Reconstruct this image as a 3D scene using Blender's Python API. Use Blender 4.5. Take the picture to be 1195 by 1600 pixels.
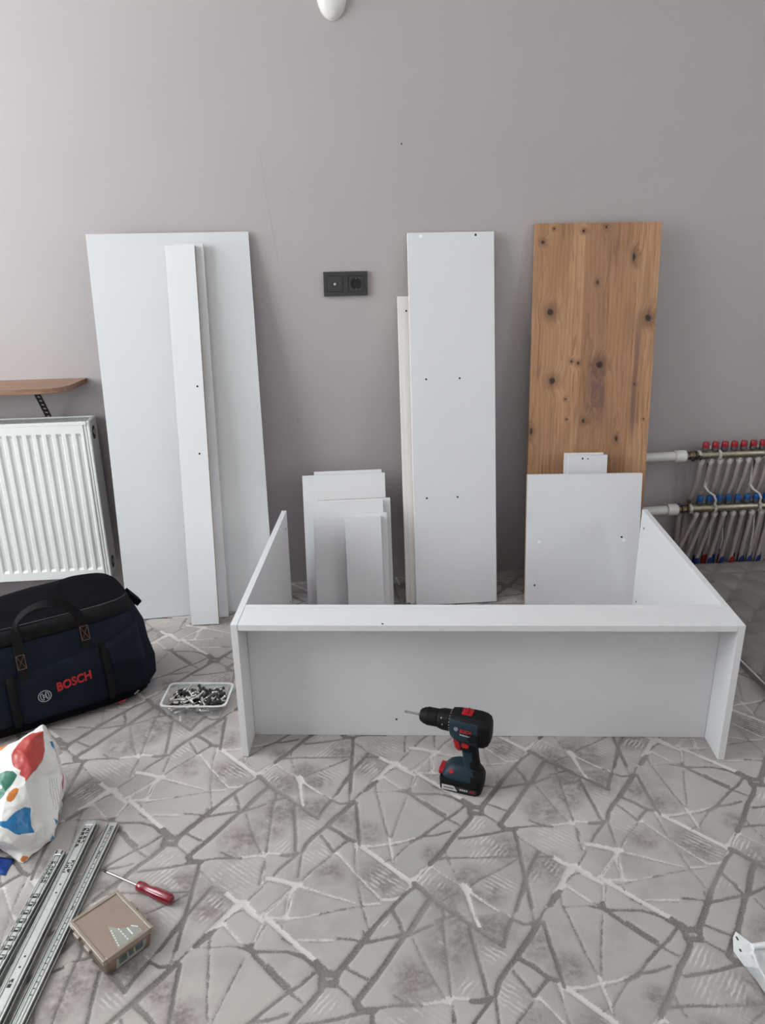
import bpy, bmesh, math, random
import numpy as np
from math import pi, sin, cos, radians
from mathutils import Vector, Matrix, noise

random.seed(7)
S = bpy.context.scene
for o in list(bpy.data.objects):
    bpy.data.objects.remove(o)
COL = S.collection

# ------------------------------------------------------------------ camera
cd = bpy.data.cameras.new('camera')
cam = bpy.data.objects.new('camera', cd)
COL.objects.link(cam)
cd.sensor_fit = 'VERTICAL'
cd.sensor_height = 36.0
cd.lens = 36.0 * 1210.29 / 1600.0
cd.clip_start = 0.02
_F = Vector((0.08072708, 0.93588313, -0.34293718))
_R = Vector((0.99567766, -0.09157081, -0.0155172))
_U = Vector((0.04592532, 0.34020224, 0.93923017))
M = Matrix((_R, _U, -_F)).transposed().to_4x4()
M.translation = (0.0, -2.79487, 1.29892)
cam.matrix_world = M
S.camera = cam

# ------------------------------------------------------------------ light: overcast sky through the windows
w = bpy.data.worlds.new('world')
S.world = w
w.use_nodes = True
bg = w.node_tree.nodes['Background']
bg.inputs[0].default_value = (0.93, 0.97, 1.0, 1)
bg.inputs[1].default_value = 11.2
X0, X1, Y0, Y1, ZC = -2.6, 2.9, -4.4, 0.0, 2.75
WIN1 = (-2.35, -0.42, 0.75, 2.68)    # window in the left wall: y0, y1, z0, z1
FILL_WIN = (-2.70, -1.90, 1.10, 2.15)   # smaller window added in the right wall as fill light: y0, y1, z0, z1
def portal(name, loc, rot, sx, sy):
    l = bpy.data.lights.new(name, 'AREA')
    l.shape = 'RECTANGLE'; l.size = sx; l.size_y = sy
    l.cycles.is_portal = True
    o = bpy.data.objects.new(name, l); COL.objects.link(o)
    o.location = loc; o.rotation_euler = rot
portal('window_portal', (X0 - 0.02, (WIN1[0] + WIN1[1]) / 2, (WIN1[2] + WIN1[3]) / 2), (0, -pi / 2, 0), WIN1[3] - WIN1[2], WIN1[1] - WIN1[0])
portal('fill_window_portal', (X1 + 0.02, (FILL_WIN[0] + FILL_WIN[1]) / 2, (FILL_WIN[2] + FILL_WIN[3]) / 2), (0, pi / 2, 0), FILL_WIN[3] - FILL_WIN[2], FILL_WIN[1] - FILL_WIN[0])  # portal of the added fill-light window
S.view_settings.view_transform = 'Standard'
S.view_settings.look = 'None'
S.view_settings.gamma = 1.0
S.view_settings.use_curve_mapping = False
S.view_settings.exposure = 0.0

# ------------------------------------------------------------------ materials
def nt(name):
    m = bpy.data.materials.new(name); m.use_nodes = True
    t = m.node_tree
    return m, t, t.nodes['Principled BSDF']
def node(t, kind, **kw):
    n = t.nodes.new(kind)
    for k, v in kw.items():
        setattr(n, k, v)
    return n
def setin(n, **kw):
    for k, v in kw.items():
        n.inputs[k.replace('_', ' ')].default_value = v
MATS = {}
def mat(name, col, rough=0.5, metal=0.0, var=0.06, scale=40.0, bump=0.0, bscale=300.0, spec=0.5, stretch=None, alpha=None, trans=None, coat=None):
    """procedural material: base colour with gentle noise variation, optional fine relief"""
    if name in MATS: return MATS[name]
    m, t, p = nt(name)
    tc = node(t, 'ShaderNodeTexCoord')
    src = tc.outputs['Object']
    if stretch:
        mp = node(t, 'ShaderNodeMapping'); mp.inputs['Scale'].default_value = stretch
        t.links.new(src, mp.inputs[0]); src = mp.outputs[0]
    no = node(t, 'ShaderNodeTexNoise'); setin(no, Scale=scale, Detail=4.0)
    t.links.new(src, no.inputs['Vector'])
    mr = node(t, 'ShaderNodeMapRange'); setin(mr, From_Min=0.3, From_Max=0.7, To_Min=1 - var, To_Max=1 + var)
    t.links.new(no.outputs['Fac'], mr.inputs['Value'])
    mx = node(t, 'ShaderNodeVectorMath', operation='SCALE'); mx.inputs[0].default_value = col[:3]
    t.links.new(mr.outputs[0], mx.inputs['Scale'])
    t.links.new(mx.outputs[0], p.inputs['Base Color'])
    setin(p, Roughness=rough, Metallic=metal)
    p.inputs['Specular IOR Level'].default_value = spec
    if bump:
        n2 = node(t, 'ShaderNodeTexNoise'); setin(n2, Scale=bscale, Detail=3.0)
        t.links.new(src, n2.inputs['Vector'])
        b = node(t, 'ShaderNodeBump'); setin(b, Strength=bump, Distance=0.002)
        t.links.new(n2.outputs['Fac'], b.inputs['Height']); t.links.new(b.outputs[0], p.inputs['Normal'])
    if alpha is not None: p.inputs['Alpha'].default_value = alpha
    if trans is not None: p.inputs['Transmission Weight'].default_value = trans
    if coat is not None: p.inputs['Coat Weight'].default_value = coat
    MATS[name] = m
    return m

M_WALL = mat('wall_paint', (0.420, 0.379, 0.376), 0.55, var=0.02, scale=2.2, bump=0.12, bscale=160)
M_WALLW = mat('white_wall_paint', (0.82, 0.80, 0.78), 0.7, var=0.02, scale=2.0)
M_CEIL = mat('ceiling_paint', (0.90, 0.90, 0.89), 0.8, var=0.01)
M_WHITE = mat('white_melamine', (0.68, 0.68, 0.695), 0.42, var=0.012, scale=6, bump=0.05, bscale=900)
M_WHITE2 = mat('white_hardboard', (0.63, 0.64, 0.65), 0.36, var=0.012, scale=3)
M_CREAM = mat('cream_melamine', (0.78, 0.745, 0.71), 0.45, var=0.015, scale=6)
M_RAW = mat('raw_chipboard', (0.42, 0.30, 0.20), 0.9, var=0.35, scale=420)
M_PALE = mat('pale_edge_band', (0.78, 0.70, 0.64), 0.6, var=0.03, scale=80)
M_HOLE = mat('drill_hole_dark', (0.012, 0.011, 0.011), 0.9)
M_PLUG = mat('white_plastic_cap', (0.84, 0.84, 0.84), 0.3, var=0.01)
M_RAD = mat('radiator_enamel', (0.74, 0.76, 0.745), 0.22, var=0.008, scale=5, coat=0.3)
M_RADG = mat('radiator_grille', (0.70, 0.71, 0.70), 0.35, var=0.02)
M_DARKIN = mat('cavity_shade', (0.03, 0.03, 0.03), 0.9)
M_CHROME = mat('nickel_metal', (0.62, 0.61, 0.58), 0.22, 1.0, var=0.04)
M_BRASS = mat('nickel_brass', (0.36, 0.32, 0.26), 0.38, 1.0, var=0.12, scale=60)
M_OLDB = mat('aged_brass', (0.16, 0.125, 0.085), 0.45, 0.9, var=0.2, scale=90)
M_PPR = mat('white_pipe_plastic', (0.66, 0.65, 0.63), 0.4, var=0.03)
M_PEX = mat('grey_pex_pipe', (0.34, 0.285, 0.27), 0.42, var=0.06, scale=30)
M_REDC = mat('red_cap_plastic', (0.30, 0.010, 0.020), 0.4, var=0.08)
M_BLUEC = mat('blue_cap_plastic', (0.006, 0.075, 0.26), 0.4, var=0.08)
M_BLUED = mat('blue_sleeve_plastic', (0.006, 0.02, 0.12), 0.5, var=0.1)
M_REDD = mat('red_sleeve_plastic', (0.26, 0.008, 0.012), 0.5, var=0.1)
M_GREYC = mat('grey_cap_collar', (0.06, 0.06, 0.07), 0.5)
M_CLAMP = mat('pale_clamp', (0.46, 0.45, 0.43), 0.45, var=0.1, scale=200)
M_SOCK = mat('anthracite_plastic', (0.034, 0.034, 0.038), 0.38, var=0.03)
M_SOCKD = mat('dark_socket_well', (0.012, 0.012, 0.014), 0.45)
M_LAMP = mat('lamp_white_plastic', (0.72, 0.70, 0.67), 0.35, var=0.01)
M_BLACK = mat('black_metal', (0.010, 0.010, 0.011), 0.45)
M_NAVY = mat('navy_nylon', (0.0050, 0.0078, 0.0145), 0.85, var=0.25, scale=14, bump=0.5, bscale=700, spec=0.15)
M_NAVYL = mat('navy_panel_nylon', (0.0070, 0.0118, 0.0215), 0.8, var=0.2, scale=14, bump=0.5, bscale=700, spec=0.15)
M_BLKF = mat('black_fabric', (0.0030, 0.0030, 0.0048), 0.9, var=0.25, scale=18, bump=0.6, bscale=600, spec=0.08)
M_WEB = mat('black_webbing', (0.0080, 0.0077, 0.0078), 0.8, var=0.2, scale=60, bump=0.8, bscale=500, spec=0.15)
M_STITCH = mat('copper_stitching', (0.20, 0.10, 0.075), 0.8)
M_LOGOR = mat('red_print', (0.40, 0.012, 0.016), 0.6, var=0.04)
M_LOGOW = mat('silver_print', (0.48, 0.48, 0.48), 0.5)
M_TEAL = mat('drill_teal_plastic', (0.0065, 0.021, 0.033), 0.5, var=0.06, scale=60, spec=0.3)
M_RUB = mat('drill_black_rubber', (0.0042, 0.0042, 0.0052), 0.6, var=0.1, scale=80, bump=0.2, bscale=900, spec=0.18)
M_DRED = mat('drill_red_plastic', (0.33, 0.009, 0.013), 0.45, var=0.04, spec=0.3)
M_STEEL = mat('steel', (0.40, 0.40, 0.40), 0.25, 1.0, var=0.06)
M_ZINC = mat('zinc_plated_steel', (0.60, 0.62, 0.61), 0.42, 0.75, var=0.03, scale=30, stretch=(8, 1, 1))
M_ZINCD = mat('zinc_flange', (0.36, 0.38, 0.37), 0.34, 0.85, var=0.06, scale=30, stretch=(8, 1, 1))
M_INK = mat('black_ink', (0.014, 0.014, 0.015), 0.6)
M_RAILD = mat('slide_shadow_gap', (0.030, 0.029, 0.028), 0.55)
M_SCREW = mat('screwdriver_red', (0.20, 0.004, 0.016), 0.22, var=0.06, coat=0.5)
M_BOX = mat('brown_box_plastic', (0.185, 0.125, 0.083), 0.3, var=0.12, scale=22, coat=0.3)
M_BOXL = mat('brown_lid_window', (0.255, 0.19, 0.145), 0.16, var=0.08, scale=12, coat=0.6)
M_BOXF = mat('milky_lid_frame', (0.265, 0.21, 0.165), 0.22, var=0.06, coat=0.4)
M_PRINTG = mat('pale_green_print', (0.26, 0.265, 0.23), 0.4, var=0.1, scale=60)
M_PRINTD = mat('teal_sticker', (0.07, 0.095, 0.10), 0.4, var=0.3, scale=120)
M_PRINTW = mat('white_sticker_marks', (0.66, 0.68, 0.66), 0.5)
M_TUB = mat('clear_tray_plastic', (0.80, 0.80, 0.80), 0.12, var=0.01, alpha=0.13)
M_TUBR = mat('clear_tray_rim', (0.80, 0.81, 0.81), 0.15, var=0.01, alpha=0.5)
M_DOW = mat('black_dowel', (0.008, 0.008, 0.009), 0.35)
M_TUFT = mat('grey_velvet', (0.205, 0.185, 0.172), 0.62, var=0.08, scale=9, bump=0.15, bscale=800, spec=0.5)
M_BUTTON = mat('velvet_button', (0.27, 0.25, 0.235), 0.3)
M_PIPING = mat('pale_piping', (0.66, 0.64, 0.62), 0.6)
M_FILM = mat('clear_film', (0.80, 0.82, 0.84), 0.12, var=0.02, alpha=0.42)
M_WMET = mat('white_painted_metal', (0.74, 0.75, 0.75), 0.35, var=0.02)
M_SHELFW = None

# ------------------------------------------------------------------ mesh builder
class B:
    def __init__(self):
        self.v = []; self.f = []; self.m = []
    def add(self, vs, fs, m=0, X=None):
        k = len(self.v)
        for p in vs:
            p = Vector(p)
            self.v.append(tuple(X @ p) if X is not None else tuple(p))
        for f in fs:
            self.f.append(tuple(i + k for i in f)); self.m.append(m)
        return self
    def box(self, x0, x1, y0, y1, z0, z1, m=0, X=None):
        vs = [(x, y, z) for z in (z0, z1) for y in (y0, y1) for x in (x0, x1)]
        fs = [(0, 2, 3, 1), (4, 5, 7, 6), (0, 1, 5, 4), (2, 6, 7, 3), (0, 4, 6, 2), (1, 3, 7, 5)]
        return self.add(vs, fs, m, X)
    def prism(self, poly, z0, z1, m=0, X=None, mtop=None):
        n = len(poly)
        a = sum(poly[i][0] * poly[(i + 1) % n][1] - poly[(i + 1) % n][0] * poly[i][1] for i in range(n))
        if a < 0: poly = poly[::-1]
        vs = [(x, y, z0) for x, y in poly] + [(x, y, z1) for x, y in poly]
        self.add(vs, [tuple(range(n - 1, -1, -1))] + [(i, (i + 1) % n, n + (i + 1) % n, n + i) for i in range(n)], m, X)
        return self.add(vs, [tuple(range(n, 2 * n))], m if mtop is None else mtop, X)
    def lathe(self, prof, p0=(0, 0, 0), axis=(0, 0, 1), seg=20, m=0, sx=1.0, mats=None):
        """profile of (radius, distance along axis)"""
        ax = Vector(axis).normalized()
        q = Vector((0, 0, 1)).rotation_difference(ax).to_matrix()
        p0 = Vector(p0); vs = []; fs = []; ms = []
        for r, h in prof:
            for i in range(seg):
                t = 2 * pi * i / seg
                vs.append(p0 + q @ Vector((r * cos(t) * sx, r * sin(t), h)))
        n = len(prof)
        for j in range(n - 1):
            for i in range(seg):
                a, b = j * seg + i, j * seg + (i + 1) % seg
                fs.append((a, b, b + seg, a + seg)); ms.append(mats[j] if mats else m)
        k = len(self.v)
        self.v += [tuple(p) for p in vs]
        self.f += [tuple(i + k for i in f) for f in fs]; self.m += ms
        self.f.append(tuple(k + i for i in range(seg - 1, -1, -1))); self.m.append(mats[0] if mats else m)
        self.f.append(tuple(k + (n - 1) * seg + i for i in range(seg))); self.m.append(mats[-1] if mats else m)
        return self
    def cyl(self, p0, p1, r, seg=16, m=0, r1=None):
        d = Vector(p1) - Vector(p0)
        return self.lathe([(r, 0), (r if r1 is None else r1, d.length)], p0, d, seg, m)
    def tube(self, pts, r, seg=10, m=0, rs=None):
        pts = [Vector(p) for p in pts]; n = len(pts); vs = []; fs = []
        up = None
        for i, p in enumerate(pts):
            t = (pts[min(i + 1, n - 1)] - pts[max(i - 1, 0)]).normalized()
            if up is None:
                up = t.orthogonal().normalized()
            up = (up - t * up.dot(t)).normalized(); s = t.cross(up)
            rr = rs[i] if rs else r
            for k in range(seg):
                a = 2 * pi * k / seg
                vs.append(p + (up * cos(a) + s * sin(a)) * rr)
        for i in range(n - 1):
            for k in range(seg):
                a, b = i * seg + k, i * seg + (k + 1) % seg
                fs.append((a, b, b + seg, a + seg))
        fs += [tuple(range(seg - 1, -1, -1)), tuple((n - 1) * seg + k for k in range(seg))]
        return self.add(vs, fs, m)
    def ribbon(self, pts, side, width, thick, m=0):
        """flat strap along pts: rectangular section, width along `side`"""
        pts = [Vector(p) for p in pts]; n = len(pts); vs = []; fs = []
        side = Vector(side).normalized()
        for i, p in enumerate(pts):
            t = (pts[min(i + 1, n - 1)] - pts[max(i - 1, 0)]).normalized()
            nn = t.cross(side).normalized()
            for a, b in ((-1, -1), (1, -1), (1, 1), (-1, 1)):
                vs.append(p + side * a * width / 2 + nn * b * thick / 2)
        for i in range(n - 1):
            for k in range(4):
                a, b = i * 4 + k, i * 4 + (k + 1) % 4
                fs.append((a, b, b + 4, a + 4))
        fs += [(3, 2, 1, 0), tuple((n - 1) * 4 + k for k in range(4))]
        return self.add(vs, fs, m)
    def loft(self, rings, m=0, caps=True, mats=None):
        n = len(rings[0]); vs = [p for r in rings for p in r]; k = len(self.v)
        self.v += [tuple(p) for p in vs]
        for j in range(len(rings) - 1):
            for i in range(n):
                a, b = k + j * n + i, k + j * n + (i + 1) % n
                self.f.append((a, b, b + n, a + n)); self.m.append(mats(j, i) if mats else m)
        if caps:
            self.f.append(tuple(k + i for i in range(n - 1, -1, -1))); self.m.append(m)
            self.f.append(tuple(k + (len(rings) - 1) * n + i for i in range(n))); self.m.append(m)
        return self
    def mesh(self, name, mats, smooth=True, angle=35):
        me = bpy.data.meshes.new(name)
        me.from_pydata(self.v, [], self.f)
        for mm in (mats if isinstance(mats, (list, tuple)) else [mats]):
            me.materials.append(mm)
        me.polygons.foreach_set('material_index', self.m)
        bm = bmesh.new(); bm.from_mesh(me)
        bmesh.ops.recalc_face_normals(bm, faces=bm.faces[:])
        bm.to_mesh(me); bm.free()
        if smooth:
            me.polygons.foreach_set('use_smooth', [True] * len(me.polygons))
            me.set_sharp_from_angle(angle=radians(angle))
        me.update()
        return me
    def build(self, name, mats, parent=None, smooth=True, angle=35, bevel=0, bseg=2):
        return link(name, self.mesh(name, mats, smooth, angle), parent, bevel, bseg)
def link(name, me, parent=None, bevel=0, bseg=2):
    o = bpy.data.objects.new(name, me); COL.objects.link(o)
    if parent is not None: o.parent = parent
    if bevel:
        md = o.modifiers.new('bevel', 'BEVEL'); md.width = bevel; md.segments = bseg; md.limit_method = 'ANGLE'; md.angle_limit = radians(40)
    return o
def tag(o, label, cat, group=None, kind=None):
    o['label'] = label; o['category'] = cat
    if group: o['group'] = group
    if kind: o['kind'] = kind
    return o
def thing(name, label, cat, X=None, group=None, kind=None):
    o = bpy.data.objects.new(name, None); COL.objects.link(o)
    o.empty_display_size = 0.05
    if X is not None:
        if isinstance(X, Matrix): o.matrix_world = X
        else: o.location = X
    return tag(o, label, cat, group, kind)
def frame(loc, x, y, z):
    m = Matrix((Vector(x), Vector(y), Vector(z))).transposed().to_4x4(); m.translation = loc
    return m
def superellipse(n, cx, cy, a, b, e):
    out = []
    for i in range(n):
        t = 2 * pi * i / n
        c, s = cos(t), sin(t)
        out.append((cx + a * math.copysign(abs(c) ** (2 / e), c), cy + b * math.copysign(abs(s) ** (2 / e), s)))
    return out
def text_mesh(name, body, size, mats, parent, X, bold=0.0, shear=0.0, depth=0.0004, width=None, space=1.0):
    c = bpy.data.curves.new(name, 'FONT')
    c.body = body; c.size = size; c.extrude = depth; c.offset = bold; c.shear = shear; c.space_character = space
    c.align_x = 'CENTER'; c.align_y = 'CENTER'; c.resolution_u = 3
    o = bpy.data.objects.new(name + '_curve', c); COL.objects.link(o)
    dg = bpy.context.evaluated_depsgraph_get(); dg.update()
    me = bpy.data.meshes.new_from_object(o.evaluated_get(dg))
    bpy.data.objects.remove(o); bpy.data.curves.remove(c)
    me.name = name
    if width:
        xs = [v.co.x for v in me.vertices]; k = width / (max(xs) - min(xs)); mid = (max(xs) + min(xs)) / 2
        for v in me.vertices: v.co.x = (v.co.x - mid) * k
    me.transform(X)
    me.materials.clear(); me.materials.append(mats)
    return link(name, me, parent)

# ------------------------------------------------------------------ the room
def struct(name, b, mats, label, cat, smooth=False):
    o = b.build(name, mats, smooth=smooth)
    return tag(o, label, cat, kind='structure')
wall_back = struct('wall_back', B().box(X0 - 0.15, X1 + 0.15, 0, 0.15, -0.05, ZC + 0.1), M_WALL, 'mauve grey painted wall behind the leaning boards', 'wall')
b = B()
b.box(X0 - 0.15, X0, Y0, WIN1[0], -0.05, ZC).box(X0 - 0.15, X0, WIN1[1], Y1, -0.05, ZC)
b.box(X0 - 0.15, X0, WIN1[0], WIN1[1], -0.05, WIN1[2]).box(X0 - 0.15, X0, WIN1[0], WIN1[1], WIN1[3], ZC)
struct('wall_left', b, M_WALLW, 'pale side wall with the tall window, left of the radiator', 'wall')
b = B()
b.box(X1, X1 + 0.15, Y0, FILL_WIN[0], -0.05, ZC).box(X1, X1 + 0.15, FILL_WIN[1], Y1, -0.05, ZC)
b.box(X1, X1 + 0.15, FILL_WIN[0], FILL_WIN[1], -0.05, FILL_WIN[2]).box(X1, X1 + 0.15, FILL_WIN[0], FILL_WIN[1], FILL_WIN[3], ZC)
struct('wall_right', b, M_WALLW, 'pale side wall to the right of the pipes with a smaller window added for fill light', 'wall')
struct('wall_front', B().box(X0 - 0.15, X1 + 0.15, Y0 - 0.15, Y0, -0.05, ZC), M_WALLW, 'pale plain wall behind the viewer', 'wall')
struct('ceiling', B().box(X0 - 0.15, X1 + 0.15, Y0 - 0.15, 0.15, ZC, ZC + 0.1), M_CEIL, 'flat white ceiling above the room', 'ceiling')
M_FRAME = mat('white_window_frame', (0.8, 0.8, 0.8), 0.3)
def glass_pane():
    m, t, p = nt('window_glass')
    tr = node(t, 'ShaderNodeBsdfTransparent'); tr.inputs[0].default_value = (0.96, 0.97, 0.97, 1)
    t.links.new(tr.outputs[0], t.nodes['Material Output'].inputs['Surface'])
    return m
M_PANE = glass_pane()
def window(name, label, W, xw, s):
    o = thing(name, label, 'window', (xw, (W[0] + W[1]) / 2, W[2]), kind='structure')
    hy, hz = (W[1] - W[0]) / 2, W[3] - W[2]
    b = B()
    for y0, y1, z0, z1 in ((-hy, -hy + .05, 0, hz), (hy - .05, hy, 0, hz), (-hy, hy, 0, .05), (-hy, hy, hz - .05, hz), (-.03, .03, 0, hz)):
        b.box(min(s * .04, s * .10), max(s * .04, s * .10), y0, y1, z0, z1)
    b.build('window_frame', M_FRAME, o, smooth=False)
    for y0, y1 in ((-hy + .05, -.03), (.03, hy - .05)):
        B().add([(s * .07, y0, .05), (s * .07, y1, .05), (s * .07, y1, hz - .05), (s * .07, y0, hz - .05)], [(0, 1, 2, 3)]).build('pane', M_PANE, o, smooth=False)
window('window_1', 'tall white framed window in the left wall', WIN1, X0, -1)
window('fill_window', 'smaller white framed window added in the right wall for fill light', FILL_WIN, X1, 1)

# nail hole and hairline marks in the wall paint
B().lathe([(0.0028, 0), (0.0028, 0.0006)], (0.324, 0.0, 1.562), (0, -1, 0), 10).build('nail_hole', M_HOLE, wall_back)
M_CRACK = mat('hairline_crack_tone', (0.335, 0.305, 0.305), 0.8)
for pts, wd in (([(-.141, 1.559), (-.137, 1.50), (-.129, 1.42), (-.118, 1.33), (-.105, 1.229), (-.102, 1.19)], .0009), ([(-.055, 1.435), (-.054, 1.425)], .002), ([(-.065, .655), (-.063, .645), (-.066, .640)], .0035), ([(.002, .826), (.006, .823)], .003)):
    B().ribbon([(x, -0.0002, z) for x, z in pts], (1, 0, 0), wd, .0003).build('hairline_crack', M_CRACK, wall_back)

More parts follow.
